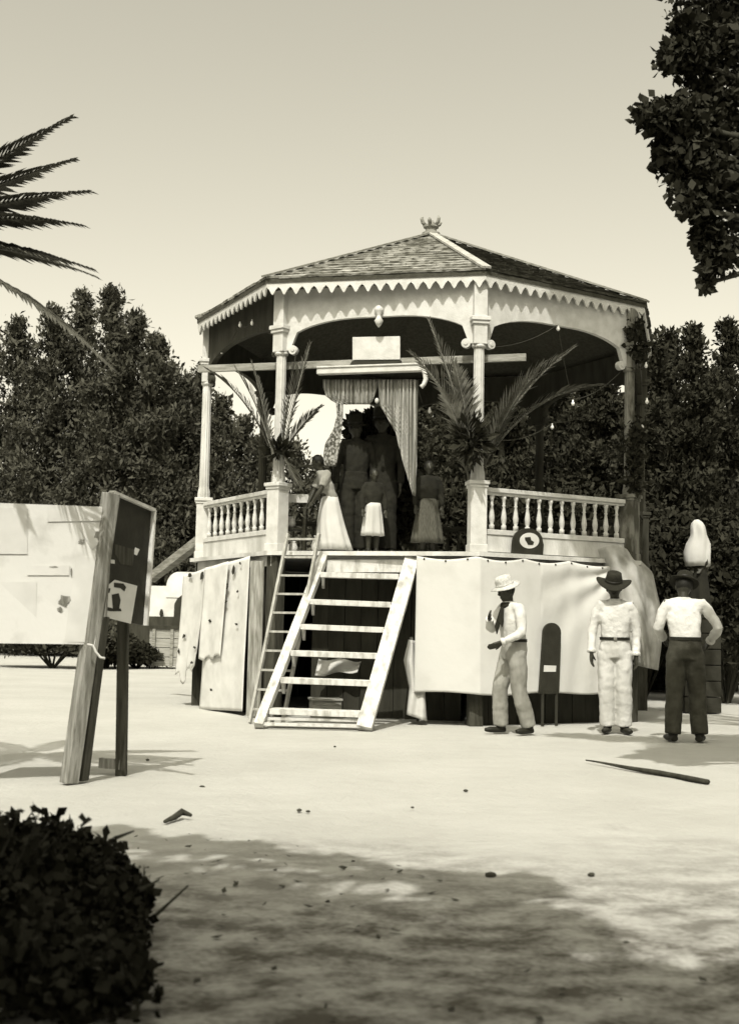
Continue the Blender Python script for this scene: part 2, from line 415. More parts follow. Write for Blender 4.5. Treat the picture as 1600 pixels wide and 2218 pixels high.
# eave board with scallops, one per side
def inset(k, d, z):      # eave corner pulled inwards
    return ring(EANG[k % 8], ER[k % 8]-d, z)
for k in range(8):
    a, b = inset(k, .012, EAVE), inset(k+1, .012, EAVE); L = (b-a).length; d = (b-a)/L
    nrm = Vector((d.y, -d.x, 0)); n = max(8, round(L/.145))
    top = -.018; poly = [a + Vector((0, 0, top)), b + Vector((0, 0, top))]
    low = []
    for i in range(n):
        for t, dz in ((0, -.098), (.22, -.130), (.40, -.182), (.5, -.195), (.6, -.182), (.78, -.130)):
            low.append(a + d*L*(i+t)/n + Vector((0, 0, dz)))
    low.append(b + Vector((0, 0, -.098)))
    m = MB(); th = nrm*.022
    # strip of quads so the concave edge stays clean
    tp = [Vector((p.x, p.y, EAVE+top)) for p in low]; m_ = len(low)
    vs_ = low + tp + [p - th for p in low] + [p - th for p in tp]
    fs_ = []
    for i in range(m_-1):
        fs_ += [(i, i+1, m_+i+1, m_+i), (2*m_+i+1, 2*m_+i, 3*m_+i, 3*m_+i+1), (i+1, i, 2*m_+i, 2*m_+i+1), (m_+i, m_+i+1, 3*m_+i+1, 3*m_+i)]
    fs_ += [(0, m_, 3*m_, 2*m_), (m_-1, 3*m_-1, 4*m_-1, 2*m_-1)]
    m.add(vs_, fs_).build('valance', 'paint', bs)
# arched frieze boards between the columns
ZS, ZC, ZT = 4.44, 4.79, 5.17
for k in range(8):
    a, b = colp(k, 0), colp(k+1, 0); L = (b-a).length; d = (b-a)/L; nrm = Vector((d.y, -d.x, 0))
    a = a + d*.03; L -= .06; N = 28; lo_, hi_ = [], []
    for i in range(N+1):
        t = i/N; w = min(t, 1-t)*L
        z = ZS + (ZC-ZS)*min(1, math.sqrt(max(0, 1 - (1-min(1, w/(L*.40)))**2)))*(1) if w > .10 else ZS - .02
        lo_.append(a + d*L*t + Vector((0, 0, z))); hi_.append(a + d*L*t + Vector((0, 0, ZT)))
    n1 = N+1; f_ = nrm*.03
    vs_ = [p+f_ for p in lo_] + [p+f_ for p in hi_] + [p-f_ for p in lo_] + [p-f_ for p in hi_]; fs_ = []
    for i in range(N):
        fs_ += [(i, i+1, n1+i+1, n1+i), (2*n1+i+1, 2*n1+i, 3*n1+i, 3*n1+i+1), (i+1, i, 2*n1+i, 2*n1+i+1), (n1+i, n1+i+1, 3*n1+i+1, 3*n1+i)]
    if k in (0, 3): pass
    fz = MB().add(vs_, fs_).build('arch_board', 'paint' if k in (1, 2) else 'old_shaded_wood', bs)  # shade painted into every board but the two front ones
    bk_ = [p - nrm*.034 for p in lo_] + [p - nrm*.034 for p in hi_]; bk_ += [p - nrm*.012 for p in bk_]
    MB().add(bk_, fs_).build('shade_lining', 'old_shaded_wood', fz)  # added backing board, painted dark in place of interior shade
    for t, sg in ((.10, 1), (L-.10, -1)):
        c = a + d*t + Vector((0, 0, ZS-.03)); m = MB()
        rotm = Matrix((d, nrm, Vector((0, 0, 1)))).transposed()
        cc = c + d*sg*.022 + Vector((0, 0, .012)); disc = lambda r_, o_: [cc + nrm*o_ + d*r_*math.cos(q_*math.pi/10) + Vector((0, 0, r_*math.sin(q_*math.pi/10))) for q_ in range(20)]
        m.prism(disc(.056, .037), -nrm*.074); m.prism(disc(.024, .046), -nrm*.012); m.build('scroll', 'paint' if k in (1, 2) else 'old_shaded_wood', fz, bevel=.004)
    if k == 1:
        c = a + d*L*.505 + nrm*.05 + Vector((0, 0, ZC+.06))
        m = MB(); m.lathe(c + Vector((0, 0, -.20)), [(.005, 0), (.03, .03), (.055, .08), (.03, .12), (.025, .15), (.05, .19), (.06, .22), (.03, .26), (.01, .27)], 12)
        m.build('pendant', 'paint', fz, smooth=True)
# columns
def column(k):
    c = colp(k, 0); a = ANG[k]; pm = 'paint' if k < 3 else ('shade_grey_paint' if k == 3 else 'old_shaded_wood')  # shade painted into the rear columns and the far right one
    m = MB()
    m.lathe(c, [(.062, ZS-.06), (.064, 3.6), (.070, 2.95), (.080, 2.90), (.086, 2.86), (.086, 2.80)][::-1], 48, .09, 12)
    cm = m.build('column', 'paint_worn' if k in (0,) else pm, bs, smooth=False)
    m = MB(); m.box(c + Vector((0, 0, 2.36)), (.19, .19, .78), a); m.box(c + Vector((0, 0, 2.775)), (.245, .245, .045), a); m.box(c + Vector((0, 0, 2.015)), (.215, .215, .09), a)
    m.box(c + Vector((0, 0, 2.735)), (.215, .215, .035), a)
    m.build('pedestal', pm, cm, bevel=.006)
    m = MB(); m.box(c + Vector((0, 0, 4.78)), (.16, .16, .76), a)
    m.box(c + Vector((0, 0, 4.70)), (.23, .23, .05), a); m.box(c + Vector((0, 0, 4.655)), (.20, .20, .04), a)
    m.lathe(c, [(.075, 4.36), (.085, 4.38), (.075, 4.41)], 20)
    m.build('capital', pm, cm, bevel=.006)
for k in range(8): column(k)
# railings on every side but the front and the far left one
def railing(k, nb):
    a, b = colp(k, 0), colp(k+1, 0); L = (b-a).length; d = (b-a)/L; a = a + d*.105; L -= .21; mid = a + d*L/2; ang = math.atan2(d.y, d.x)
    m = MB(); m.box(mid + Vector((0, 0, 2.705)), (L, .10, .05), ang); m.box(mid + Vector((0, 0, 2.665)), (L, .06, .03), ang)
    pm = 'paint' if k < 3 else 'old_shaded_wood'; rl = m.build('railing', pm, bs, bevel=.005)  # rear and right rails painted dark for their shade
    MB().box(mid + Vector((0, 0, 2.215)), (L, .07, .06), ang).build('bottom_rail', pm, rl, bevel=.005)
    MB().box(mid + Vector((0, 0, 2.085)), (L, .045, .195), ang).build('plinth_board', 'paint_worn' if k < 3 else 'old_shaded_wood', rl)
    prof = [(.030, 2.247), (.030, 2.30), (.018, 2.31), (.028, 2.34), (.034, 2.39), (.024, 2.46), (.015, 2.52), (.023, 2.535), (.015, 2.55), (.020, 2.60), (.028, 2.615), (.028, 2.649)]
    base = MB().lathe((0, 0, 0), [(r, z) for r, z in prof], 12)
    first = None
    for i in range(nb):
        p = a + d*L*(i+.6)/(nb+.2)
        if first is None:
            o = base.build('baluster', pm, rl, smooth=True); first = o
        else:
            o = first.copy(); col.objects.link(o); o.parent = rl
        o.location = p
for k, nb in ((0, 10), (2, 12), (3, 12), (4, 12), (5, 12), (6, 12)): railing(k, nb)
# deck
def octo(r, z, ang=ANG): return [ring(a, r, z) for a in ang]
MB().prism(octo(3.26, DECK-.05), Vector((0, 0, .05))).build('deck', 'paint_worn', bs)
m = MB()
for k in range(8):
    a, b = ring(ANG[k], 3.17, 0), ring(ANG[(k+1) % 8], 3.17, 0); d = (b-a).normalized(); nrm = Vector((d.y, -d.x, 0)); ang = math.atan2(d.y, d.x)
    if k == 1: continue
    m.box((a+b)/2 + Vector((0, 0, DECK-.115)), ((b-a).length, .03, .12), ang)
m.build('deck_fascia', 'paint_worn', bs)
# base: posts at the corners, boarded sides, open under the stair
for k in range(8):
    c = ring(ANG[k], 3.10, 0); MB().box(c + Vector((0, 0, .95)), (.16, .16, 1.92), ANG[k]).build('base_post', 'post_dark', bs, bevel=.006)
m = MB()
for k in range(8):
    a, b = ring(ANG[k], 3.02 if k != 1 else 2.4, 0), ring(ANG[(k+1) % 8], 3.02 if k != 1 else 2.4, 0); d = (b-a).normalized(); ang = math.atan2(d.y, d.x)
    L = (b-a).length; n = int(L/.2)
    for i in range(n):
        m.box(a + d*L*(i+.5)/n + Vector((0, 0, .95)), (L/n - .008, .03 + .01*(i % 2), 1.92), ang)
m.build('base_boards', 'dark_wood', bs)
# white skirt boards flaring at the left corner and a light post board by the ladder
c = ring(ANG[1], 3.19, 0)
MB().box(c + Vector((-.16, .0, .93)), (.17, .03, 1.84), R(-14)).build('corner_board', 'post_light', bs)

# ------------------------------------------------------------------ front stair
fa, fb = ring(ANG[1], 3.26, DECK), ring(ANG[2], 3.26, DECK); fd = (fb-fa).normalized(); fn = Vector((fd.y, -fd.x, 0))
tl, trr = at(700, 1212, 14.72), at(893, 1212, 14.50)
bl, br = gnd(560, 1578), gnd(788, 1583)
st = thing('wooden_stair', 'whitewashed open wooden stair leaning up to the deck of the bandstand', 'stair', tuple((bl+br)/2))
sw = (br-bl).normalized()
m = MB().beam(bl + Vector((0, 0, .02)), tl + Vector((0, 0, .02)), .10, .13, sw)
m.build('stringer', 'stair', st, bevel=.006)
m = MB().beam(br + Vector((0, 0, .02)), trr + Vector((0, 0, .02)), .165, .10, sw); m.build('stringer', 'stair', st, bevel=.006)
# shaped brackets under the treads on the left stringer
for i, ty in enumerate((1247, 1306, 1359, 1416, 1475, 1541)):
    t = (1580-ty)/(1580-1212.0)
    # solve t for tread height by depth interpolation
    best = min((abs((lambda P: (P))(0)), 0) for _ in (0,))
    lo_t, hi_t = 0, 1
    def py_of(tt):
        p = bl.lerp(tl, tt); v = p - Vector((0, 0, CAMZ)); c_, s_ = math.cos(PITCH), math.sin(PITCH)
        dep = v.y*c_ + v.z*s_; U = (-v.y*s_ + v.z*c_)/dep; X = v.x/dep
        return H/2 - FPX*(-X*math.sin(ROLL) + U*math.cos(ROLL))
    for _ in range(40):
        mid = (lo_t+hi_t)/2
        if py_of(mid) > ty: lo_t = mid
        else: hi_t = mid
    t = (lo_t+hi_t)/2
    a, b = bl.lerp(tl, t), br.lerp(trr, t)
    fwd = Vector((sw.y, -sw.x, 0))
    a = a + sw*.052; b = b - sw*.085
    zz = (a.z+b.z)/2
    a = Vector((a.x, a.y, zz+.012*rnd.random())); b = Vector((b.x, b.y, zz-.012*rnd.random()))
    off = -fwd*.05
    MB().beam(a+off, b+off, .24, .062, fwd).build('tread', 'stair', st, bevel=.004)
    m = MB(); p = a + sw*.004 - Vector((0, 0, .025)) + off
    rotm = Matrix((fwd, Vector((0, 0, 1)), sw)).transposed()
    m.prism([p - fwd*.11, p + fwd*.11, p + fwd*.09 - Vector((0, 0, .03)), p + fwd*.03 - Vector((0, 0, .09)), p - fwd*.02 - Vector((0, 0, .12)), p - fwd*.10 - Vector((0, 0, .13))], sw*.03)
    m.build('bracket', 'stair', st)
# wide board at the head and slats at the foot
a, b = tl + sw*.04 - Vector((0, 0, .075)) , trr - sw*.04 - Vector((0, 0, .075))
MB().beam(a, b, .15, .03, Vector((0, 0, 1))).build('head_board', 'stair', st, bevel=.004)
for dy, dz in ((.0, .05), (.09, .10)):
    a, b = bl + sw*.03 + Vector((0, dy, dz)), br - sw*.03 + Vector((0, dy, dz))
    MB().beam(a, b, .03, .04, Vector((0, 0, 1))).build('foot_slat', 'stair', st)

# ------------------------------------------------------------------ ladder
l0, l1 = gnd(541, 1566), at(624, 1156, 14.62)
r0 = gnd(612, 1570); r1 = at(691, 1156, 14.54)
ld_ = thing('ladder', 'narrow pole ladder leaning on the deck to the left of the white stair', 'ladder', tuple((l0+r0)/2))
lsd = (r0-l0).normalized()
MB().beam(l0, l1, .032, .05, lsd).build('side_rail', 'ladder_wood', ld_, bevel=.004)
MB().beam(r0, r1, .032, .05, lsd).build('side_rail', 'ladder_wood', ld_, bevel=.004)
for i in range(10):
    t = .07 + i*.1
    MB().beam(l0.lerp(l1, t), r0.lerp(r1, t), .024, .034, Vector((0, 0, 1))).build('rung', 'ladder_wood', ld_)

# ------------------------------------------------------------------ plank, beam, blank board and curtain across the front
pa, pb = at(428, 799, 15.35), at(1138, 772, 14.30)
pa.z = pb.z = 4.26
pd = (pb-pa).normalized(); pn = Vector((pd.y, -pd.x, 0))
# keep it just inside the two front columns
mid = colp(1, 4.26).lerp(colp(2, 4.26), .5) - fn*.115
base = (pa+pb)/2; sh = (mid-base).dot(fn); pa += fn*sh; pb += fn*sh
tag(MB().beam(pa, pb, .05, .085, pn).build('cross_plank', 'plankx'), 'long weathered plank lashed across behind the two front columns', 'plank')
def onp(px, py, off=0.0):                # point on the vertical plane of the plank, off towards the camera
    v = ray(px, py); o_ = Vector((0, 0, CAMZ)); n = pn; p0 = pa + pn*off
    return o_ + v*((p0-o_).dot(n)/v.dot(n))
cf = thing('curtain_rail', 'white moulded curtain rail with a scrolled bracket hung from the cross plank', 'curtain rail', tuple(onp(800, 806)))
a, b = onp(688, 803, .07), onp(914, 800, .07); b.z = a.z = (a.z+b.z)/2
MB().beam(a, b, .10, .075, pn).build('rail', 'paint', cf, bevel=.008)
MB().beam(a + Vector((0, 0, .045)), b + Vector((0, 0, .045)), .13, .02, pn).build('moulding', 'paint', cf, bevel=.004)
m = MB(); q = b + Vector((0, 0, -.02))
m.tube([q + Vector((0, 0, .05)), q + Vector((.03, 0, -.04)), q + Vector((.045, 0, -.11)), q + Vector((.025, 0, -.17)), q + Vector((0, 0, -.20)), q + Vector((-.015, 0, -.18))], [.03, .028, .03, .028, .03, .02], 8); m.build('bracket', 'paint', cf, smooth=True)
bd = thing('blank_board', 'plain white rectangular board standing on the curtain rail under the front arch', 'board', tuple(onp(814, 786)))
c = [onp(x, y, .06) for x, y in ((763, 780), (866, 779), (866, 728), (763, 730))]
MB().prism(c, -pn*.025).build('panel', 'paint', bd, bevel=.006)
c = [onp(x, y, .085) for x, y in ((757, 791), (864, 789), (868, 781), (762, 782))]
MB().prism(c, -pn*.05).build('base_strip', 'black', bd)
# curtain with a pointed opening and ball fringe
cu = thing('curtain', 'striped light curtain with a ball fringed pointed opening below the curtain rail', 'curtain', tuple(onp(800, 1000)))
def strip(L_, R_, ph):
    def fn_(u, v):
        k = v*(len(L_)-1); i = min(int(k), len(L_)-2); f = k-i
        lx, ly = [L_[i][q]*(1-f)+L_[i+1][q]*f for q in (0, 1)]; rx, ry = [R_[i][q]*(1-f)+R_[i+1][q]*f for q in (0, 1)]
        x = lx*(1-u)+rx*u; y = ly*(1-u)+ry*u
        return onp(x, y, -.03 + .018*math.sin((x+ph)*.75) + .008*math.sin(x*1.9+y*.01))
    return fn_
M['curtain'] = mat('striped_curtain', .42, .13, 1, .9, .2, 40, (38, 38, .5), thr=(.42, .60), trans=.15)
M['lace'] = mat('lace_curtain', .46, .10, 30, .9, .2, 40, (1, 1, 1), thr=(.46, .54), trans=.2)
Rr = [(905, 822), (904, 880), (903, 950), (902, 1010), (899, 1075)]
Ll = [(818, 822), (822, 876), (856, 936), (872, 1000), (893, 1072)]
MB().sheet(strip(Ll, Rr, 0), 60, 24).build('drape', 'curtain', cu, smooth=True)
Ll2 = [(700, 822), (700, 840), (706, 858), (716, 866), (734, 876)]
Rr2 = [(818, 822), (816, 838), (812, 856), (808, 866), (800, 876)]
MB().sheet(strip(Ll2, Rr2, 3), 60, 8).build('swag', 'curtain', cu, smooth=True)
Ll3 = [(728, 868), (730, 900), (722, 930), (704, 962), (698, 1010)]
Rr3 = [(742, 868), (742, 900), (740, 930), (736, 962), (728, 1010)]
MB().sheet(strip(Ll3, Rr3, 1), 14, 16).build('drape', 'lace', cu, smooth=True)
first = None
balls = [(816, 868), (826, 872), (808, 880), (835, 885), (800, 893), (842, 900), (848, 912), (795, 905), (853, 938), (864, 968), (870, 985), (874, 1002), (878, 1018), (883, 1034), (888, 1050), (893, 1075), (745, 905), (743, 925), (732, 968), (716, 988), (714, 1016), (708, 830)]
for x, y in balls:
    if first is None:
        o = MB().ell((0, 0, 0), (.026, .022, .034), 10, 7).build('fringe_ball', 'cloth', cu, smooth=True, local=True); first = o; first.matrix_parent_inverse = MW[cu.name].inverted()
    else:
        o = first.copy(); col.objects.link(o); o.parent = cu
    o.location = onp(x, y, .01)

# ------------------------------------------------------------------ white cloth on the right of the base
def edge_pt(s, r, z):     # s runs along the front edge from B(0) to C(1) to D(2) to E(3)
    k = int(min(s, 2.999)); f = s-k; a, b = ring(ANG[1+k], r, z), ring(ANG[2+k], r, z); return a.lerp(b, f)
def edge_n(s):
    k = int(min(s, 2.999)); a, b = ring(ANG[1+k], 3, 0), ring(ANG[2+k], 3, 0); d = (b-a).normalized(); return Vector((d.y, -d.x, 0))
S0, S1 = .715, 1.86
def tarp(u, v):
    s = S0 + (S1-S0)*u
    sag = .040*abs(math.sin(u*math.pi*4.3)) + (.05*max(0, u-.8)/.2)
    w0 = .30 + .03*math.sin(u*9)
    ztop = DECK - .055 - sag; zb = .36 + .015*math.sin(u*14)
    if u > .87: zb += (u-.87)*.3
    z = ztop*(1-v) + zb*v
    p = edge_pt(s, 3.29 + .05*v, z)
    # round the corner a little
    cr = math.exp(-((s-1)/.06)**2)*-.03
    n = (edge_n(max(0, s-.05)) + edge_n(s+.05)).normalized()
    fold = .012*vnoise(u*9+2, v*2.5, 1) + .02*(u > .0)*max(0, u-.45)*math.sin((u-1)*70*(1-.3*v))*(.4+v)
    pull = 0
    if u > .55:      # creases running up to the tied corner at the right end
        dx, dy = (1-u)*2.2, v*1.6
        an = math.atan2(dy, dx+.02); rr = math.hypot(dx, dy)
        pull = .022*math.sin(an*15)*math.exp(-rr*1.0)*min(1, rr*5)
    return p + n*(fold+pull+.02*v + cr + .012)
tag(MB().sheet(tarp, 160, 60).build('white_tarpaulin', 'tarp', smooth=True), 'large white cloth nailed along the right front of the bandstand base', 'tarpaulin')
def flap(u, v):
    Lp = [(1294, 1190), (1308, 1240), (1330, 1300), (1352, 1370), (1372, 1440)]
    Rp = [(1372, 1200), (1412, 1240), (1428, 1310), (1432, 1390), (1424, 1452)]
    k = v*4; i = min(int(k), 3); f = k-i
    lx, ly = [Lp[i][q]*(1-f)+Lp[i+1][q]*f for q in (0, 1)]; rx, ry = [Rp[i][q]*(1-f)+Rp[i+1][q]*f for q in (0, 1)]
    x = lx*(1-u)+rx*u; y = ly*(1-u)+ry*u - 14*math.sin(u*math.pi)*(1-v)
    d = 15.15 + .55*u*u - .18*math.sin(u*math.pi) + .05*math.sin(u*17+v*3)*(.3+v) + .03*vnoise(u*7, v*5, 3)
    return at(x, y, d)
tag(MB().sheet(flap, 40, 34).build('canvas_flap', 'grey_cloth', smooth=True), 'loose grey canvas flap hanging off the right corner of the bandstand base', 'canvas')
# arched black board with a white label
s_ = 1.44
def tp(px, py, off):
    v = ray(px, py); o_ = Vector((0, 0, CAMZ)); n = edge_n(1.5); p0 = edge_pt(1.5, 3.34, 0) + n*off
    return o_ + v*((p0-o_).dot(n)/v.dot(n))
ab = thing('arched_board', 'tall black round-topped board with a small white label in front of the white cloth', 'board', tuple(tp(1190, 1500, .1)))
poly = [tp(1168, 1503, .10), tp(1210, 1503, .10)]
for i in range(13):
    t = math.pi*i/12; poly.append(tp(1195.5 + 19*math.cos(t), 1371 - 22*math.sin(t), .10))
MB().prism(poly, -edge_n(1.5)*.03).build('panel', 'black', ab)
MB().prism([tp(x, y, .104) for x, y in ((1177, 1455), (1203, 1455), (1204, 1442), (1178, 1441))], -edge_n(1.5)*.006).build('label', 'paper', ab)
# legs carrying the board down to the ground
for x in (1174, 1204):
    a = tp(x, 1500, .085); MB().beam(Vector((a.x, a.y, 0)), a, .03, .03).build('leg', 'black', ab)
# round-topped black plaque with a white ring
def rp_(px, py, off):
    v = ray(px, py); o_ = Vector((0, 0, CAMZ)); n = edge_n(1.5); p0 = edge_pt(1.5, 3.17, 0) + n*off
    return o_ + v*((p0-o_).dot(n)/v.dot(n))
pq = thing('ring_plaque', 'black round-topped plaque with a white ring, leaning on the right railing', 'plaque', tuple(rp_(1143, 1200, .05)))
poly = [rp_(1109, 1200, .05), rp_(1175, 1206, .05), rp_(1177, 1180, .05)]
for i in range(11):
    t = math.pi*i/10; poly.append(rp_(1143 + 32*math.cos(t) , 1172 - 28*math.sin(t) + (i-5)*-.0, .05))
poly.append(rp_(1110, 1180, .05))
MB().prism(poly, -edge_n(1.5)*.03).build('panel', 'black', pq)
m = MB(); n = 28; o1 = [rp_(1146 + 21*math.cos(2*math.pi*i/n), 1171 + 17*math.sin(2*math.pi*i/n), .054) for i in range(n)]
m.prism(o1, -edge_n(1.5)*.003); m.build('ring', 'paper', pq)
m = MB(); m.prism([rp_(x, y, .058) for x, y in ((1136, 1164), (1148, 1163), (1150, 1170), (1156, 1174), (1154, 1180), (1143, 1180), (1140, 1174), (1137, 1170))], -edge_n(1.5)*.003); m.build('emblem', 'ink', pq)

# ------------------------------------------------------------------ sheets on the left of the base
an = None
def lp(px, py, off):
    a, b = ring(ANG[0], 3.27, 0), ring(ANG[1], 3.27, 0); d = (b-a).normalized(); n = Vector((d.y, -d.x, 0))
    v = ray(px, py); o_ = Vector((0, 0, CAMZ)); p0 = a + n*off
    return o_ + v*((p0-o_).dot(n)/v.dot(n)), n
def lsheet(TL, TR, BR, BL, off, ph, jag=0):
    def f(u, v):
        x = (TL[0]*(1-u)+TR[0]*u)*(1-v) + (BL[0]*(1-u)+BR[0]*u)*v
        y = (TL[1]*(1-u)+TR[1]*u)*(1-v) + (BL[1]*(1-u)+BR[1]*u)*v
        if jag: y -= jag*v*(vnoise(u*5.3+ph, 1.2, 4))*1.0 + (jag*.7*v if int(u*4+ph) % 2 else 0)
        p, n = lp(x, y, off); return p + n*(.012*math.sin(u*7+ph) + .02*vnoise(u*4, v*3+ph, 2)*v)
    return f
sh1 = thing('hanging_sheet', 'longest white sheet, reaching the ground, hung on the left side of the bandstand base', 'sheet', tuple(gnd(480, 1545)), group='white sheets on the left of the base')
MB().sheet(lsheet((452, 1229), (543, 1204), (528, 1541), (433, 1536), .06, 0), 24, 40).build('cloth', 'sheet', sh1, smooth=True)
sh2 = thing('hanging_sheet', 'ragged white sheet with torn hem at the far left of the bandstand base', 'sheet', tuple(gnd(420, 1540)), group='white sheets on the left of the base')
MB().sheet(lsheet((400, 1246), (455, 1228), (428, 1450), (384, 1500), .09, 1.3, 26), 24, 36).build('cloth', 'sheet', sh2, smooth=True)
sh3 = thing('hanging_sheet', 'short white sheet overlapping the torn one on the bandstand base', 'sheet', tuple(gnd(450, 1542)), group='white sheets on the left of the base')
MB().sheet(lsheet((446, 1230), (496, 1216), (478, 1430), (434, 1432), .10, 2.1, 8), 20, 30).build('cloth', 'sheet', sh3, smooth=True)
def blot(px, py, w, h, off, par, ang=0, sd=0):
    pts = []; r_ = random.Random(sd)
    for i in range(9):
        t = 2*math.pi*i/9; k = .6 + .7*r_.random(); x, y = math.cos(t)*w*k, math.sin(t)*h*k
        pts.append(lp(px + x*math.cos(ang)-y*math.sin(ang), py + x*math.sin(ang)+y*math.cos(ang), off)[0])
    n = lp(px, py, off)[1]; MB().prism(pts, -n*.004).build('ink_mark', 'ink', par)
for i, (x, y, w, h, a) in enumerate(((505, 1235, 3, 11, .2), (520, 1220, 2.2, 3, 0), (491, 1270, 2.5, 8, .3), (514, 1281, 2.5, 3, 0), (474, 1308, 3.5, 9, -.2), (488, 1303, 3, 4, .8), (454, 1345, 3, 3.5, 0), (512, 1352, 4, 3, .5), (457, 1494, 3, 3, 0))):
    blot(x, y, w, h, .108 if x < 496 and y < 1430 else .088, sh1 if not (x < 496 and y < 1430) else sh3, a, i)
for i, (x, y, w, h, a) in enumerate(((411, 1246, 4, 4, .5), (437, 1247, 3, 9, .3), (398, 1378, 3, 5, .2), (421, 1402, 2.5, 3, 0), (415, 1435, 3, 3, 0), (387, 1410, 2, 5, 0))):
    blot(x, y, w, h, .125, sh2, a, i+20)
# weathered beam jutting from the left of the deck
tag(MB().beam(at(434, 1170, 17.0), at(328, 1252, 18.3), .12, .12, Vector((0, 0, 1))).build('jutting_beam', 'plank'), 'grey beam jutting down from the left edge of the bandstand deck', 'beam')

# things in the dark under the stair
tag(MB().sheet(lambda u, v: at(690 + 92*u - 8*v, 1427 + 4*u + v*(36 - 12*u) + 3*math.sin(u*9), 15.2 + .05*math.sin(u*7+v*4)), 16, 8).build('white_rag', 'cloth', smooth=True), 'crumpled white rag hung under the stair', 'rag')
m = MB(); p = gnd(705, 1552); p.y = 14.9
ub = thing('storage_box', 'low wooden box lying on the ground under the stair', 'box', (p.x, 15.0, 0))
MB().box((p.x, 15.0, .11), (.34, .3, .20), .2).build('body', 'plank', ub, bevel=.005); MB().box((p.x, 15.0, .223), (.37, .33, .024), .2).build('lid', 'crate', ub, bevel=.004)
def wet(u, v):
    Lp = [(884, 1385), (874, 1430), (886, 1490), (880, 1548)]; Rp = [(898, 1388), (912, 1440), (920, 1500), (924, 1562)]
    k = v*3; i = min(int(k), 2); f = k-i
    lx, ly = [Lp[i][q]*(1-f)+Lp[i+1][q]*f for q in (0, 1)]; rx, ry = [Rp[i][q]*(1-f)+Rp[i+1][q]*f for q in (0, 1)]
    return at(lx*(1-u)+rx*u, ly*(1-u)+ry*u, 14.42 - .06*math.sin(u*math.pi) - .10*v + .03*math.sin(u*9+v*4))
wc = thing('draped_cloth', 'white cloth draped over a leaning stake between the stair and the white tarpaulin', 'cloth', tuple(gnd(900, 1565)))
MB().sheet(wet, 14, 24).build('cloth', 'cloth', wc, smooth=True)
MB().tube([gnd(905, 1563) + Vector((0, .12, 0)), at(890, 1380, 14.5)], .018, 8).build('stake', 'plank', wc, smooth=True)

# ------------------------------------------------------------------ palm fronds
def frond_mesh(p0, dir0, length, droop, ll, nl=34, seed=0, width=.022, vshape=.5, upv=Vector((0, 0, 1))):
    r_ = random.Random(seed); d = Vector(dir0).normalized(); p = Vector(p0); mb = MB(); pts = [p.copy()]; dirs = [d.copy()]
    n = 18
    for i in range(n):
        d = (d + Vector((0, 0, -1))*droop/n).normalized(); p = p + d*length/n; pts.append(p.copy()); dirs.append(d.copy())
    mb.tube(pts, [.014*(1-.85*i/n)+.002 for i in range(n+1)], 5)
    for i in range(nl):
        t = .12 + .88*i/nl; k = t*n; j = min(int(k), n-1); f = k-j
        q = pts[j].lerp(pts[j+1], f); dd = dirs[j].lerp(dirs[j+1], f).normalized()
        sd = dd.cross(upv); sd = sd.normalized() if sd.length > 1e-3 else Vector((1, 0, 0)); un = sd.cross(dd)
        for sg in (-1, 1):
            L = ll*(math.sin(min(1, t*1.15)*math.pi*.80+.35))*(.85+.3*r_.random())
            ld2 = (dd*(.75+.5*t) + sd*sg*(.75+.2*r_.random()) + un*vshape*(.3+.3*r_.random())).normalized()
            w = width; e = q + ld2*L; e2 = e + Vector((0, 0, -1))*L*.18
            md = q + ld2*L*.5; wn = ld2.cross(un).normalized()*w/2 if True else un
            k0 = len(mb.v)
            mb.v += [q - wn*.4, q + wn*.4, md + wn, e2, md - wn]; mb.f.append((k0, k0+1, k0+2, k0+3, k0+4))
    return mb
def frond(px, py, Y, px2, py2, Y2, droop, ll, label, m='frond', seed=0, group='palm fronds tied to the columns', width=.026, nl=30):
    ll *= 1.4; droop *= 1.5
    a, b = at(px, py, Y), at(px2, py2, Y2); L = (b-a).length
    d = (b-a).normalized() + Vector((0, 0, droop*.5))
    o = frond_mesh(a, d, L*1.05, droop, ll, nl, seed, width).build('palm_frond', m); return tag(o, label, 'palm frond', group)
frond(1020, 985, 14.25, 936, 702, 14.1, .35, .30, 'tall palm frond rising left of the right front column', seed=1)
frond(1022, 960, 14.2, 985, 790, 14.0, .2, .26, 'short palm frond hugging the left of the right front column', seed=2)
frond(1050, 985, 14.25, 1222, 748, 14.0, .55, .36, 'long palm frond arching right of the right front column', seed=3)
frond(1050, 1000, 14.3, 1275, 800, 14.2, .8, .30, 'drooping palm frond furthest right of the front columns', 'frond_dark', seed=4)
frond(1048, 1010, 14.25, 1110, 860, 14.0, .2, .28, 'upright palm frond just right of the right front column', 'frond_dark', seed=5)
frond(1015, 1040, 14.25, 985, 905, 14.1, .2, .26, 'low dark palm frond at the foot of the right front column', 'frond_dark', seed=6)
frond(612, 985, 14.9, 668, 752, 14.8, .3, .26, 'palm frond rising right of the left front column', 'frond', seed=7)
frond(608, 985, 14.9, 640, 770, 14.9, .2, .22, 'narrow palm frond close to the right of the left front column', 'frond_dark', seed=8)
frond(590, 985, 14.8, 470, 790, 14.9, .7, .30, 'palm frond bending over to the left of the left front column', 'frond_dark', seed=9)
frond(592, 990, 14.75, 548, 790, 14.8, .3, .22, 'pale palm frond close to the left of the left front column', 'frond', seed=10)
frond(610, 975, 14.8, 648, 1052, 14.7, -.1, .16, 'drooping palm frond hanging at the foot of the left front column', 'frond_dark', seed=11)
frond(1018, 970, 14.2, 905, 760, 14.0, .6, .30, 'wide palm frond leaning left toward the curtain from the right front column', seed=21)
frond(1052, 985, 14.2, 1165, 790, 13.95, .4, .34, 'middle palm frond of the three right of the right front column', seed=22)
frond(1020, 1000, 14.2, 960, 850, 14.0, .3, .30, 'pale low palm frond left of the right front column', seed=23)
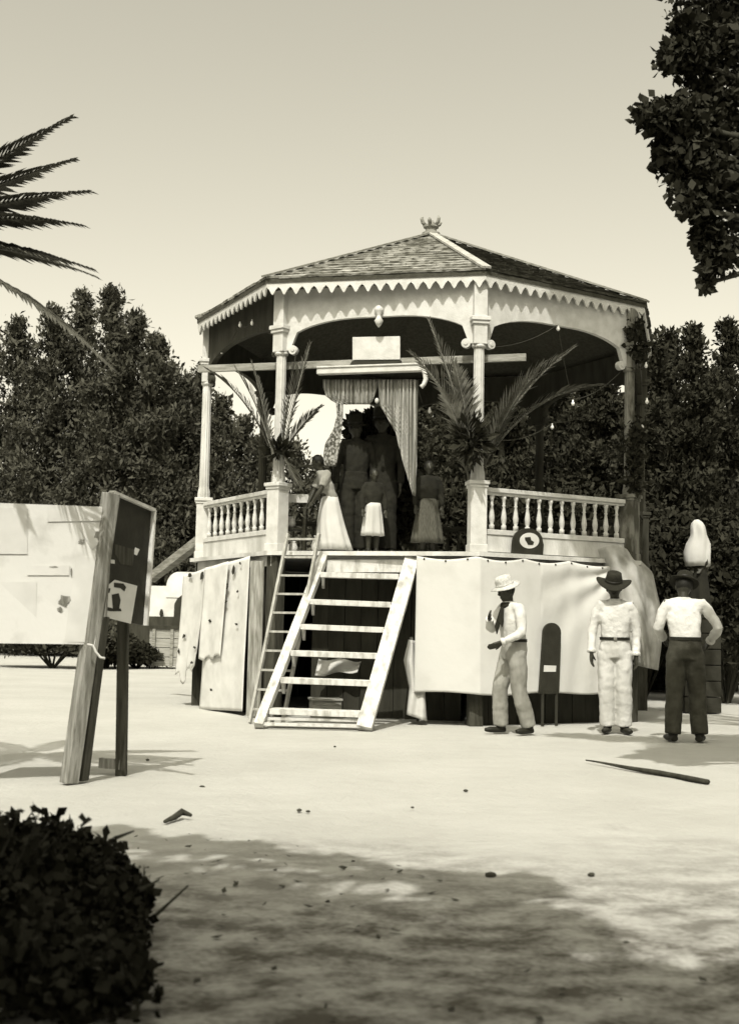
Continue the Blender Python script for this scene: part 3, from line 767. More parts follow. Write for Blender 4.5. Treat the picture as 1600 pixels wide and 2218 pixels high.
frond(592, 985, 14.75, 520, 800, 14.7, .5, .26, 'broad palm frond left of the left front column', 'frond', seed=24)
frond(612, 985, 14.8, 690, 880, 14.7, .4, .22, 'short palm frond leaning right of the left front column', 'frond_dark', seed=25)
# dark knots of rope and leaves where the fronds are tied
def leaf_cloud(c, r, n, ls, seed, upb=0.0, shell=.55):
    rs = np.random.RandomState(seed); d = rs.normal(size=(n, 3)); d /= np.linalg.norm(d, axis=1)[:, None]
    rad = (shell + (1-shell)*rs.rand(n)**.7)[:, None]
    return np.asarray(c)[None] + d*rad*np.asarray(r)[None]*(.86+.28*rs.rand(n))[:, None]
def leaves(P, ls, seed, upb=0.0, wr=.5, spray=None):
    rs = np.random.RandomState(seed); n = len(P)
    a = rs.normal(size=(n, 3)); a[:, 2] += upb; a /= np.linalg.norm(a, axis=1)[:, None]
    b = rs.normal(size=(n, 3)); b -= (a*b).sum(1)[:, None]*a; b /= np.linalg.norm(b, axis=1)[:, None]
    c = np.cross(a, b); s = (ls*(.45+1.2*rs.rand(n)**1.6))[:, None]
    v0 = P; v1 = P + a*s*.55 + b*s*wr*.5 + c*s*.08; v2 = P + a*s; v3 = P + a*s*.55 - b*s*wr*.5 + c*s*.08
    V = np.stack([v0, v1, v2, v3], 1).reshape(-1, 3); F = np.arange(4*n).reshape(n, 4)
    return V, F
def merge(L):
    V = []; F = []; k = 0
    for v, f in L: V.append(v); F.append(f+k); k += len(v)
    return np.concatenate(V), np.concatenate(F)
for (x, y, Y, rx, rz, n, lab) in ((1020, 950, 14.12, .17, .22, 420, 'dark bunch of leaves tied around the right front column'), (603, 978, 14.85, .10, .06, 160, 'small dark bunch of leaves tied around the left front column')):
    c = at(x, y, Y); V, F = leaves(leaf_cloud(c, (rx, .13, rz), n, .1, n, shell=.2), .13, n, .3, .35)
    b_ = thing('leaf_bunch', lab, 'leaf bunch', tuple(c), group='leaf bunches on the columns'); raw('foliage', V, F, 'leaf_black', b_)
    MB().lathe(c - Vector((0, 0, .02)), [(.09, 0), (.10, .01), (.10, .03), (.09, .04)], 14).build('binding', 'bark', b_)

# strings of bulbs
def string(pts, Y, label, drop=.0):
    P = [at(x, y, Yq) for (x, y), Yq in zip(pts, Y)]
    t = thing('light_string', label, 'string of lights', tuple(P[0]), group='strings of lights')
    path = []
    for a, b in zip(P[:-1], P[1:]):
        for i in range(8):
            f = i/8; path.append(a.lerp(b, f) - Vector((0, 0, .18*4*f*(1-f)*.5)))
    path.append(P[-1])
    MB().tube([p + Vector((0, 0, .05)) for p in path], .004, 4).build('wire', 'wire', t)
    for p in P[1:-1]:
        MB().lathe(p - Vector((0, 0, .03)), [(.004, 0), (.017, .010), (.023, .026), (.017, .045), (.010, .056), (.010, .075)], 10).build('bulb', 'bulb', t, smooth=True)
string([(1040, 760), (1208, 712), (1240, 874), (1355, 800)], [14.5, 14.9, 15.2, 15.5], 'string of white bulbs hung behind the long right palm frond')
string([(1345, 860), (1195, 925), (1065, 960)], [15.6, 15.6, 14.6], 'string with one white bulb low in the right opening')
string([(905, 850), (930, 890), (1030, 860)], [15.0, 15.0, 14.5], 'short string with one white bulb right of the curtain')
string([(1352, 730), (1380, 745), (1398, 792), (1400, 870), (1390, 925), (1356, 1040)], [15.4]*6, 'garland of white bulbs hanging outside the far right column')
string([(470, 775), (480, 762), (520, 704), (546, 700), (600, 720)], [16.6, 16.6, 15.8, 15.5, 15.1], 'string of white bulbs under the left eave')

# ------------------------------------------------------------------ trees
def limb_tube(mb, a, b, r0, r1, seed):
    r_ = random.Random(seed); n = 5; pts = []
    for i in range(n+1):
        t = i/n; p = Vector(a).lerp(Vector(b), t); j = math.sin(t*math.pi)*.12*(Vector(b)-Vector(a)).length
        pts.append(p + Vector((r_.uniform(-1, 1), r_.uniform(-1, 1), r_.uniform(-.3, .6)))*j*.5)
    mb.tube(pts, [r0 + (r1-r0)*i/n for i in range(n+1)], 7)
def conifer(px, top, Y, halfw, label, group, m='leaf_dark', n=9000, seed=0, ls=.20, low=.0):
    t_ = at(px, top, Y); h = t_.z; x = t_.x
    rs = np.random.RandomState(seed+100)
    root = thing('conifer_tree', label, 'tree', (x, Y, 0), group=group)
    Ps = []
    nb = int(26 + h*7)
    mb = MB(); mb.tube([(x, Y, 0), (x+.05, Y, h*.5), (x, Y, h*.97)], [.16, .10, .015], 8)
    for i in range(nb):
        f = (i+rs.rand())/nb; f = low + (1-low)*f
        z = h*f; rr = halfw*(1-f)**.62*(.55+.75*rs.rand()); a = rs.rand()*6.283
        if f > .9: rr *= .7
        tip = np.array([x + rr*math.cos(a), Y + rr*math.sin(a), z + rr*.55*(.4+rs.rand())])
        base = np.array([x, Y, z - rr*.1])
        k = int(n/nb*(.5+1.2*(1-f)))
        t = rs.rand(k)**.6
        q = base[None] + (tip-base)[None]*t[:, None] + rs.normal(size=(k, 3))*np.array([.16, .16, .13])[None]*(Y/25)*(.5+.8*(1-f))
        Ps.append(q)
        if i % 3 == 0: mb.tube([tuple(base), tuple(tip)], [.03*(1-f)+.006, .004], 5)
    k = 140; q = np.array([x, Y, h])[None] + np.stack([rs.normal(size=k)*.07, rs.normal(size=k)*.07, -rs.rand(k)*.9], 1); Ps.append(q)
    P = np.concatenate(Ps); P = P[P[:, 2] > .05]
    V, F = leaves(P, ls, seed, .9, .38)
    raw('crown', V, F, m, root); mb.build('trunk', 'bark', root, smooth=True)
LG, RG = 'dark trees left of the bandstand', 'dark trees right of the bandstand'
desc = ['tallest dark conifer left of the bandstand, with a forked ragged tip', 'dark conifer at the far left edge behind the notice board', 'second dark conifer from the left, with gaps in its crown', 'dark conifer on the right shoulder of the left clump', 'shorter dark conifer stepping down toward the bandstand', 'low dark conifer next to the left rear column', 'dark conifer behind the hut left of the bandstand', 'small conifer touching the left rear column']
for i, (px, top, Y, hw, n) in enumerate(((242, 632, 24, 1.15, 11000), (118, 672, 25, 1.3, 11000), (182, 640, 26, 1.2, 9000), (292, 682, 25, 1.15, 10000), (340, 735, 24, 1.0, 10000), (405, 822, 25, .85, 8000), (368, 800, 27, 1.1, 8000), (438, 800, 28, .55, 6000))):
    conifer(px, top, Y*1.55, hw*1.55, desc[i], LG, 'leaf_dark', int(n*2.6), i, .17)
conifer(40, 700, 40, 2.1, 'dark conifer outermost on the left', LG, 'leaf_dark', 22000, 33, .17)
conifer(-40, 660, 41, 2.2, 'tall dark conifer beyond the left palm', LG, 'leaf_dark', 22000, 34, .17)
desc = ['dark conifer directly behind the middle of the bandstand', 'dark conifer seen between the front right column and the curtain', 'dark conifer behind the right opening of the bandstand', 'dark conifer behind the right railing', 'dark conifer behind the far right column', 'dark conifer tip just clear of the right eave', 'tall dark conifer second from the right edge', 'dark conifer at the right edge of the trees', 'outermost dark conifer on the right']
for i, (px, top, Y, hw, n) in enumerate(((895, 790, 27, 1.1, 9000), (985, 760, 26, 1.4, 9000), (1085, 740, 25, 1.5, 10000), (1185, 740, 26, 1.5, 10000), (1290, 735, 25, 1.5, 10000), (1415, 738, 24, 1.1, 11000), (1447, 722, 25, 1.2, 10000), (1498, 716, 23, 1.1, 11000), (1575, 700, 24, 1.4, 10000))):
    conifer(px, top, Y, hw, desc[i], RG, 'leaf_black', int(n*2.6), i+50, .115)
for i, (px, top, Y, hw, n, lab) in enumerate(((482, 868, 38, 1.5, 16000, 'dark conifer seen just right of the left rear column'), (532, 912, 39, 1.5, 15000, 'dark conifer seen halfway between the two left columns'), (572, 948, 38, 1.3, 13000, 'dark conifer seen just left of the left front column'), (642, 968, 40, 1.3, 11000, 'low dark conifer seen just right of the left front column'), (700, 1012, 41, 1.6, 12000, 'lowest dark conifer, seen behind the girl in white'))):
    conifer(px, top, Y, hw, lab, LG, 'leaf_dark', n, i+90, .17)
# broad dark bushes filling below
def bush(c, r, n, ls, label, group, m='leaf_dark', seed=0, name='bush', cat='bush', up=.3, wr=.5, nclump=7):
    rs = np.random.RandomState(seed); root = thing(name, label, cat, (c[0], c[1], 0), group=group)
    L = []; mb = MB()
    for i in range(nclump):
        d = rs.normal(size=3); d /= np.linalg.norm(d); d[2] = abs(d[2])*.9
        q = np.array(c) + d*np.array(r)*.62; rr = np.array(r)*(.38+.25*rs.rand())
        P = leaf_cloud(q, rr, n//nclump, ls, seed*13+i, shell=.35); P = P[P[:, 2] > .01]
        L.append(leaves(P, ls, seed*17+i, up, wr))
        mb.tube([(c[0]+d[0]*.05, c[1]+d[1]*.05, 0), tuple(np.array([c[0], c[1], c[2]*.5]) + d*np.array(r)*.3), tuple(q)], [.03, .02, .006], 5)
    V, F = merge(L); raw('crown', V, F, m, root); mb.build('stems', 'bark', root); return root
BG = 'dark bushes behind the bandstand'
bi = 0
for (px, Y, hh, rx, lab, m) in ((120, 29, 1.6, 1.6, 'dark bush behind the white notice board', 'leaf_dark'), (235, 29.5, 1.15, .7, 'dark bush left of the wooden crate', 'leaf_black'), (300, 30.2, .62, .7, 'dark bush just behind the wooden crate', 'leaf_black'),
      (490, 37, 4.2, 1.5, 'dark bush seen past the left rear column', 'leaf_dark'), (548, 34, 3.6, 1.2, 'dark bush behind the left railing', 'leaf_dark'), (640, 30, 3.6, 1.4, 'dark bush low behind the sunlit arch', 'leaf_mid'), (740, 29, 3.4, 1.3, 'dark bush behind the girl in white', 'leaf_dark'),
      (860, 27, 4.6, 1.3, 'tall dark bush behind the curtain', 'leaf_black'), (1000, 24, 4.2, 1.5, 'dark bush behind the right front column', 'leaf_black'), (1130, 23, 4.2, 1.5, 'dark bush behind the ring plaque', 'leaf_black'), (1250, 23, 4.2, 1.5, 'dark bush behind the right half of the right railing', 'leaf_black'),
      (930, 30, 6.2, 1.7, 'tall dark bush filling the gap right of the curtain', 'leaf_black'), (1060, 30, 6.4, 1.9, 'tall dark bush behind the palm fronds of the right opening', 'leaf_black'), (1170, 30, 6.4, 1.9, 'tall dark bush deep behind the right railing', 'leaf_black'), (1290, 30, 6.4, 1.9, 'tall dark bush deep behind the far right column', 'leaf_black'), (1420, 29, 5.6, 1.9, 'tall dark bush deep behind the right canvas flap', 'leaf_black'), (1390, 21, 3.6, 1.3, 'dark bush right of the canvas flap', 'leaf_black'), (1480, 20, 3.4, 1.2, 'dark bush behind the man with his back turned', 'leaf_black'), (1570, 20, 3.4, 1.3, 'dark bush outermost at the right', 'leaf_black')):
    bi += 1; p = at(px, 1300, Y)
    bush((p.x, Y, hh*.42), (rx, 1.0, hh*.5), 13000, .12, lab, BG, m, bi, nclump=9)

# far wood closing the horizon
rs = np.random.RandomState(5); P = []
for i in range(240):
    x = rs.uniform(-46, 46); y = rs.uniform(50, 60); P.append(leaf_cloud((x, y, 1.6), (2.2, 1.5, 2.0+rs.rand()*.8), 130, .6, i))
for i in range(420):
    x_ = rs.uniform(2.2, 34); P.append(leaf_cloud((x_, rs.uniform(44, 54), rs.uniform(1, 10.2 if x_ < 9 else 8.2)), (2.2, 1.5, 1.8), 130, .6, i+400))
P = np.concatenate(P); P = P[P[:, 2] > 0]; V, F = leaves(P, .75, 4, .2)
tag(raw('far_wood', V, F, 'leaf_dark'), 'distant low dark wood closing the horizon', 'wood', kind='stuff')

# broadleaf trees that frame and shade the square
def broad(name, label, base, top, clumps, ls, m, seed, r0=.2, group=None, trunk=True):
    root = thing(name, label, 'tree', base, group=group); mb = MB(); L = []
    top = Vector(top); b = Vector(base)
    mb.tube([b, b.lerp(top, .35) + Vector((.08, .05, 0)), b.lerp(top, .7) - Vector((.05, .03, 0)), top], [r0*1.35, r0, r0*.85, r0*.6], 10)
    for i, (c, r, n) in enumerate(clumps):
        limb_tube(mb, top.lerp(b, .25*((i*37) % 10)/10), c, r0*.35, .012, seed+i)
        P = leaf_cloud(c, r, n, ls, seed*31+i, shell=.25); L.append(leaves(P, ls, seed*7+i, -.15, .62))
        rs = np.random.RandomState(seed+i)
        for j in range(4):
            d = rs.normal(size=3); d /= np.linalg.norm(d); mb.tube([tuple(c), tuple(np.array(c)+d*np.array(r)*.85)], [.012, .004], 4)
    V, F = merge(L); raw('crown', V, F, m, root); mb.build('trunk', 'bark', root, smooth=True); return root
cl = []
def C(px, py, Y, rx, rz, n, ry=None): c = at(px, py, Y); cl.append(((c.x, c.y, c.z), (rx, ry or rx, rz), n))
C(1480, 120, 8.2, .20, .13, 420); C(1560, 110, 8.4, .30, .28, 700); C(1470, 270, 8.2, .22, .20, 700); C(1430, 250, 8.1, .16, .12, 260); C(1395, 245, 8.0, .09, .07, 60)
C(1520, 250, 8.4, .25, .28, 800); C(1480, 340, 8.2, .22, .18, 650); C(1510, 400, 8.2, .20, .20, 600); C(1580, 380, 8.4, .32, .36, 900)
C(1500, 450, 8.1, .10, .08, 160); C(1525, 500, 8.2, .09, .12, 240); C(1530, 560, 8.2, .06, .12, 120); C(1560, 540, 8.2, .14, .2, 300); C(1530, 615, 8.2, .035, .06, 40); C(1650, 200, 8.6, .5, .6, 1200); C(1700, 420, 8.6, .5, .5, 1000); C(1560, 10, 8.5, .4, .25, 700); C(1480, 60, 8.3, .12, .06, 120); C(1680, -80, 8.6, .6, .5, 1000)
broad('broadleaf_tree', 'dark leafy tree overhanging the top right corner', (4.6, 8.8, 0), (4.2, 8.8, 4.2), [(c, r, int(n*1.9)) for c, r, n in cl], .062, 'leaf_black', 3, .22)
# big tree over the photographer: it throws the foreground shade
cl = []
rs = np.random.RandomState(21)
HZ = 5.6; SX, SY = HZ/math.tan(SUN_EL)*-sdir.x/math.hypot(sdir.x, sdir.y), HZ/math.tan(SUN_EL)*-sdir.y/math.hypot(sdir.x, sdir.y)
bx = [-6, -3, -1.1, -.4, .1, .42, .52, .62, .74, 1.1, 3, 6]; by = [7.4, 6.9, 6.45, 6.15, 5.70, 5.35, 4.85, 4.35, 3.95, 3.92, 3.9, 3.9]
for i in range(250):
    x = rs.uniform(-5, 5); yb = np.interp(x, bx, by); r = .40 + .35*rs.rand()
    y = yb - r*.9 - rs.rand()**1.25*6.2; z = HZ + rs.uniform(-.5, 1.6)
    k = z/HZ
    cl.append(((x - SX*k, y - SY*k, z), (r, r, r*.6), 620 if yb - y > 1.5 else int(rs.uniform(120, 620))))
for (x, y, r) in ((.40, 5.5, .10), (.52, 5.52, .05), (.50, 4.95, .13), (.60, 4.75, .09), (-.2, 5.95, .15), (-.9, 6.3, .2), (-1.3, 6.55, .2), (1.0, 3.95, .14), (1.35, 3.95, .15), (.1, 5.65, .12), (.62, 5.55, .04), (.7, 5.5, .035), (.58, 5.35, .05), (.66, 4.85, .05), (.45, 5.2, .08), (.8, 4.1, .08), (.9, 4.05, .07), (-.6, 6.25, .1), (.75, 4.6, .04), (1.2, 4.05, .07)):
    cl.append(((x - SX, y - SY, HZ), (r, r, r*.5), 150))
for i in range(46):                       # low unseen boughs added at the back to block sky light
    cl.append(((rs.uniform(-8, 7), rs.uniform(-9, -5), rs.uniform(.8, 6)), (1.2, .9, .9), 420))
broad('shade_tree', 'spreading shade tree whose crown hangs over the foreground', (-3.2, -3.6, 0), (-2.4, -3.0, 4.0), cl, .17, 'leaf_dark', 9, .33)
# a second tree at the right, outside the view, shading the right foot of the bandstand
cl = []
def shade(x, y, z0, h, r, n=520):
    k = (h-z0)/math.tan(SUN_EL); u = Vector((-sdir.x, -sdir.y)).normalized()
    cl.append(((x - u.x*k, y - u.y*k, h), (r, r, r*.7), n))
for (x, y, r) in ((2.2, 13.3, .22), (2.6, 13.05, .3), (3.1, 12.95, .35), (3.7, 12.7, .45), (4.3, 12.6, .5), (4.0, 13.4, .4)): shade(x, y, 0, 8.6, r)
for (x, y, z, r) in ((3.0, 15.35, 4.9, .5), (2.7, 15.15, 4.9, .36), (2.4, 15.0, 4.98, .24), (2.9, 15.3, 4.6, .3), (3.3, 15.6, 5.0, .3), (2.95, 15.3, 2.7, .3), (2.75, 15.2, 2.15, .28), (3.25, 15.5, 4.6, .35), (3.35, 15.5, 4.0, .35), (3.3, 15.5, 3.3, .3), (3.3, 15.5, 2.6, .3), (3.0, 15.2, 2.4, .25), (3.4, 15.6, 2.0, .3), (3.6, 16.4, 1.0, .6), (3.9, 16, 2.8, .6), (3.7, 15.3, .7, .4)): shade(x, y, z, 9.6, r)
broad('broadleaf_tree', 'tall dark tree standing right of the square, outside the top right corner', (7.4, 8.6, 0), (6.2, 8.7, 6.6), cl, .15, 'leaf_black', 5, .3)

# palm at the left edge, its trunk outside the view
pr = at(-250, 520, 8.0); pt = thing('palm_tree', 'palm whose frond tips reach in from the left edge', 'palm tree', (pr.x, 8.0, 0))
m = MB(); pts = [(pr.x - .15*(1-t), 8.0, pr.z*t) for t in [i/14 for i in range(15)]]; m.tube(pts, [.17*(1.1-.25*i/14)*(1+.05*(i % 2)) for i in range(15)], 12); m.build('trunk', 'bark', pt, smooth=True)
ph = Vector((pr.x, 8.0, pr.z))
for i, (x, y, Y, dr) in enumerate(((142, 258, 7.9, .25), (182, 412, 7.7, .35), (172, 482, 7.6, .5), (190, 578, 7.9, .4), (196, 594, 7.6, .4), (228, 800, 7.4, .6), (150, 345, 8.1, .3))):
    e = at(x, y, Y); L = (e-ph).length; d = (e-ph).normalized() + Vector((0, 0, dr*.5))
    frond_mesh(ph, d, L*1.04, dr, .26, 40, 40+i, .028, .2).build('frond', 'frond_dark', pt)
for i in range(7):
    a = R(90 + i*36); frond_mesh(ph, Vector((math.cos(a), math.sin(a), .7)), 1.3, 1.2, .26, 30, 60+i, .028, .2).build('frond', 'frond_dark', pt)

# foreground bush, bottom left
rs = np.random.RandomState(3); cs = []
fb_ = thing('foreground_bush', 'low leafy bush in the bottom left corner of the square', 'bush', (-1.35, 4.3, 0))
L = []; mb = MB()
for (px, py, Y, r, n) in ((115, 1840, 4.9, .13, 420), (185, 1865, 4.8, .10, 300), (238, 1885, 4.7, .085, 240), (285, 1935, 4.6, .07, 170), (190, 1950, 4.5, .17, 700), (110, 1950, 4.5, .2, 800), (262, 1985, 4.4, .10, 320), (140, 2060, 4.2, .2, 900), (235, 2060, 4.2, .12, 420), (275, 2040, 4.3, .07, 160), (50, 2000, 4.3, .23, 900), (30, 1860, 4.8, .18, 600), (100, 2170, 4.0, .2, 800), (20, 2150, 4.0, .22, 700), (200, 2200, 3.8, .14, 500), (255, 2180, 3.85, .10, 260), (90, 2240, 3.7, .22, 800), (200, 2250, 3.6, .16, 500), (-40, 1950, 4.4, .28, 700)):
    c = at(px, py, Y); c.z = max(c.z, .03); r *= 1.05
    P = leaf_cloud(tuple(c), (r, r*1.1, r*.9), int(n*2.0), .05, int(px*3+py), shell=.2); P = P[P[:, 2] > .012]; L.append(leaves(P, .036, int(px+py), .25, .85))
    mb.tube([(-1.35, 4.3, 0), (( -1.35+c.x)/2, (4.3+c.y)/2, c.z*.6), tuple(c)], [.02, .012, .004], 5)
# leafy shoots breaking the outline
rs = np.random.RandomState(31)
for i in range(95):
    x = rs.uniform(-30, 330); top = np.interp(x, [-30, 100, 160, 240, 300, 350], [1760, 1765, 1785, 1830, 1890, 1950]); y = top + rs.rand()**1.6*230 - 12
    e = at(x + rs.uniform(-8, 8), y, rs.uniform(4.3, 4.95)); e.z = max(e.z, .06); b0 = Vector((e.x - rs.uniform(.02, .16), e.y + rs.uniform(-.1, .1), max(.01, e.z - rs.uniform(.12, .22))))
    mb.tube([b0, b0.lerp(e, .55) + Vector((.01, 0, .012)), e], [.005, .0035, .0015], 4)
    k = rs.randint(5, 11); t = np.linspace(.35, 1, k)[:, None]; P = np.array(b0)[None]*(1-t) + np.array(e)[None]*t
    L.append(leaves(P, rs.uniform(.028, .05), 700+i, .3, .8))
for (a, b) in (((330, 1990), (408, 1918)), ((250, 1815), (290, 1800)), ((300, 1930), (345, 1905))):
    mb.tube([at(a[0], a[1], 4.4), at(b[0], b[1], 4.5)], [.008, .003], 5)
V, F = merge(L); raw('crown', V, F, 'leaf_black', fb_); mb.build('stems', 'bark', fb_)

# ------------------------------------------------------------------ litter on the ground
rs = np.random.RandomState(8); n = 420
px = rs.uniform(-3, 3.2, n); py = 2.8 + rs.rand(n)**.9*4.6
keep = py < np.interp(px, bx, by)+.2; px, py = px[keep], py[keep]
P = np.stack([px, py, np.full(len(px), .018)], 1)
a = rs.rand(len(P))*6.283; s = .015+.035*rs.rand(len(P))
D = np.stack([np.cos(a), np.sin(a), rs.normal(size=len(a))*.15], 1)*s[:, None]; Bn = np.stack([-np.sin(a), np.cos(a), rs.normal(size=len(a))*.2], 1)*(s*.28)[:, None]
V = np.stack([P-D*.5, P+Bn, P+D*.5 + np.array([0, 0, .006]), P-Bn], 1).reshape(-1, 3); F = np.arange(4*len(P)).reshape(-1, 4)
tag(raw('leaf_litter', V, F, 'dry'), 'scattered dry leaves on the shaded sand', 'leaf litter', kind='stuff')
a, b = gnd(1268, 1651), gnd(1530, 1698)
m = MB(); pts = [a.lerp(b, i/8) + Vector((0, .03*math.sin(i*1.4), .018)) for i in range(9)]; m.tube(pts, [.006, .008, .012, .016, .02, .022, .02, .022, .02], 7)
tag(m.build('long_stick', 'bark', smooth=True), 'long thin pole lying on the sand at the right', 'stick')
pts = [gnd(357, 1786) , gnd(378, 1776), gnd(394, 1769), gnd(414, 1772)]
m = MB().tube([p + Vector((0, 0, .016+.012*(i == 2))) for i, p in enumerate(pts)], [.010, .018, .020, .010], 7)
tag(m.build('short_stick', 'bark', smooth=True), 'short bent stick lying on the bright sand in front of the bush', 'stick')
for (x, y, r, lab) in ((1280, 1897, .022, 'dark stone on the lit sand at the right'), (438, 1706, .022, 'small dark stone behind the bent stick'), (1008, 1714, .02, 'small dark stone on the sand in front of the man in the white hat'), (648, 1757, .022, 'dark stone in the middle of the bright sand'), (667, 1759, .016, 'little stone beside the middle dark stone'), (1062, 1899, .03, 'flat dark stone at the edge of the shade'), (1355, 2046, .018, 'small dark stone at the lower right'), (725, 1618, .018, 'tiny dark stone in front of the stair'), (320, 1647, .02, 'small dark stone right of the notice board'), (893, 1750, .013, 'tiny brown pebble in the middle of the bright sand')):
    r *= .72; p = gnd(x, y); m = MB().ell((p.x, p.y, r*.35), (r*1.3, r, r*.6), 9, 6, Matrix.Rotation(rnd.random()*3, 3, 'Z'))
    for q in m.v: q += Vector((rnd.uniform(-1, 1), rnd.uniform(-1, 1), rnd.uniform(-.5, .5)))*r*.14
    tag(m.build('stone', 'stone'), lab, 'stone', 'stones on the sand')

# ------------------------------------------------------------------ notice board
nb_p = gnd(140, 1700); NBY = nb_p.y
nb = thing('notice_board', 'leaning two-sided notice board on wooden posts with pasted papers', 'notice board', tuple(nb_p))
def nq(px, py, Y): return at(px, py, Y)
MB().beam(nq(150, 1696, NBY), nq(241, 1068, NBY), .085, .10, Vector((1, -.9, 0))).build('post', 'post_light', nb, bevel=.006)
MB().beam(nq(176, 1690, NBY+.10), nq(222, 1335, NBY+.06), .075, .08, Vector((1, -.4, 0))).build('post', 'post_dark', nb, bevel=.006)  # extra dark bar painted as the leaning post's shaded right face
b2 = nq(263, 1680, 9.05); MB().beam(Vector((b2.x, b2.y, 0)), nq(268, 1330, 9.0), .075, .075, Vector((1, 0, 0))).build('post', 'post_dark', nb, bevel=.006)
a = nq(263, 1672, 9.0); MB().beam(nq(217, 1652, 9.1), nq(262, 1656, 9.02), .07, .03, Vector((0, 0, 1))).build('foot_block', 'post_light', nb)
# white board facing the square
c = [nq(x, y, Y) for x, y, Y in ((232, 1098, NBY-.02), (206, 1396, NBY-.02), (-120, 1392, NBY-.35), (-120, 1085, NBY-.35))]
nw = (c[1]-c[0]).cross(c[3]-c[0]).normalized()
if nw.y > 0: nw = -nw
wb = MB().prism(c, -nw*.03).build('white_board', 'paper_stain', nb)
def onw(px, py, off):
    v = ray(px, py); o_ = Vector((0, 0, CAMZ)); return o_ + v*((c[0]+nw*off-o_).dot(nw)/v.dot(nw))
for pl, nm in ((((165, 1208), (214, 1206), (200, 1392), (140, 1390)), 'poster'), (((104, 1094), (226, 1100), (222, 1128), (104, 1130)), 'poster'), (((60, 1225), (152, 1225), (150, 1246), (60, 1246)), 'poster'), (((170, 1140), (185, 1134), (218, 1175), (200, 1190)), 'paper_strip'), (((-110, 1100), (60, 1100), (60, 1200), (-110, 1200)), 'poster'), (((-110, 1260), (80, 1260), (80, 1380), (-110, 1380)), 'poster')):
    MB().prism([onw(x, y, .006) for x, y in pl], -nw*.004).build(nm, 'paper', wb)
for x, y, w, h in ((140, 1300, 14, 12), (130, 1320, 6, 6), (212, 1160, 7, 10), (178, 1172, 8, 5), (155, 1240, 2, 12), (118, 1228, 12, 2)):
    pts = []
    for i in range(9):
        t = 2*math.pi*i/9; k = .6+.6*rnd.random(); pts.append(onw(x+w*k*math.cos(t), y+h*k*math.sin(t), .008))
    MB().prism(pts, -nw*.002).build('faded_print', 'post_light', wb)
# dark board, receding
k4 = [nq(x, y, Y) for x, y, Y in ((241, 1066, NBY+.05), (224, 1336, NBY+.05), (300, 1354, 9.05), (330, 1105, 9.05))]
nd = (k4[1]-k4[0]).cross(k4[3]-k4[0]).normalized()
if nd.y > 0: nd = -nd
k4[2] = k4[2] - nd*(k4[2]-k4[0]).dot(nd)
db = MB().prism(k4, -nd*.025).build('dark_board', 'black', nb)
for i, (p, q) in enumerate(((0, 3), (3, 2), (0, 1))):
    MB().beam(k4[p] + nd*.006, k4[q] + nd*.006, .022 if i != 2 else .03, .05, (k4[(2 if i == 0 else 0)]-k4[p])).build('frame', 'paint_worn' if i < 2 else 'post_light', db)
def ond(px, py, off):
    v = ray(px, py); o_ = Vector((0, 0, CAMZ)); return o_ + v*((k4[0]+nd*off-o_).dot(nd)/v.dot(nd))
MB().prism([ond(x, y, .005) for x, y in ((250, 1256), (298, 1269), (284, 1351), (226, 1336), (232, 1270))], -nd*.004).build('print', 'paper', db)
for pl in (((243, 1288), (258, 1285), (262, 1300), (258, 1322), (246, 1320)), ((248, 1262), (268, 1264), (274, 1272), (270, 1281), (262, 1274), (248, 1272)), ((228, 1276), (240, 1274), (238, 1284), (230, 1286)), ((228, 1314), (246, 1318), (262, 1318), (264, 1324), (240, 1324), (229, 1322))):
    MB().prism([ond(x, y, .008) for x, y in pl], -nd*.003).build('printed_figure', 'ink', db)
for pl, mm in ((((248, 1178), (292, 1190), (288, 1225), (262, 1222), (250, 1200)), 'post_dark'), (((294, 1186), (303, 1190), (297, 1203), (291, 1200)), 'paper'), (((241, 1212), (249, 1213), (249, 1221), (241, 1220)), 'paper')):
    MB().prism([ond(x, y, .004) for x, y in pl], -nd*.003).build('paper_scrap', mm, db)
m = MB().tube([nq(190, 1396, NBY-.1), nq(202, 1398, NBY-.1), nq(208, 1412, NBY-.1), nq(218, 1424, NBY-.1), nq(228, 1426, NBY-.1)], .009, 6); m.build('hook', 'paint', nb, smooth=True)

# ------------------------------------------------------------------ hut, crate and low things at the left
hp = at(345, 1300, 33)
ht = thing('market_hut', 'small whitewashed hut with a dark arched doorway behind the left of the bandstand', 'hut', (hp.x, 33, 0))
def hx(px, py, Y=33): return at(px, py, Y)
a, b = hx(296, 1268), hx(470, 1262)
z0 = a.z
MB().box(((a.x+b.x)/2, 34, z0/2), (b.x-a.x, 2, z0)).build('wall', 'house', ht)
a2, b2 = hx(362, 1240), hx(470, 1236)
m = MB(); poly = [(a2.x, 33-.02, z0-.3)]
for i in range(9):
    t = math.pi/2*i/8; poly.append((a2.x + .32*(1-math.cos(t)), 33-.02, z0 + .38*math.sin(t)))
poly += [(b2.x, 33-.02, z0+.38), (b2.x, 33-.02, z0-.3)]
m.prism(poly, (0, 1.5, 0)); m.build('gable', 'house', ht)
m = MB(); m.prism([hx(x, y, 32.97) for x, y in ((376, 1345), (378, 1308), (384, 1297), (398, 1286), (395, 1345))], (0, .05, 0)); m.build('doorway', 'black', ht)
m = MB(); m.ell(hx(350, 1328, 32.95), (.05, .02, .11), 10, 7); m.build('lamp', 'black', ht, smooth=True)
MB().box(((a.x+b.x)/2-.3, 32.9, .62), (b.x-a.x+.6, .08, 1.24)).build('dado', 'dark_wood', ht)
cp = gnd(352, 1448)
cr = thing('wooden_crate', 'pale wooden crate with a dark lid left of the bandstand base', 'crate', (cp.x, cp.y+.3, 0))
cw = .72
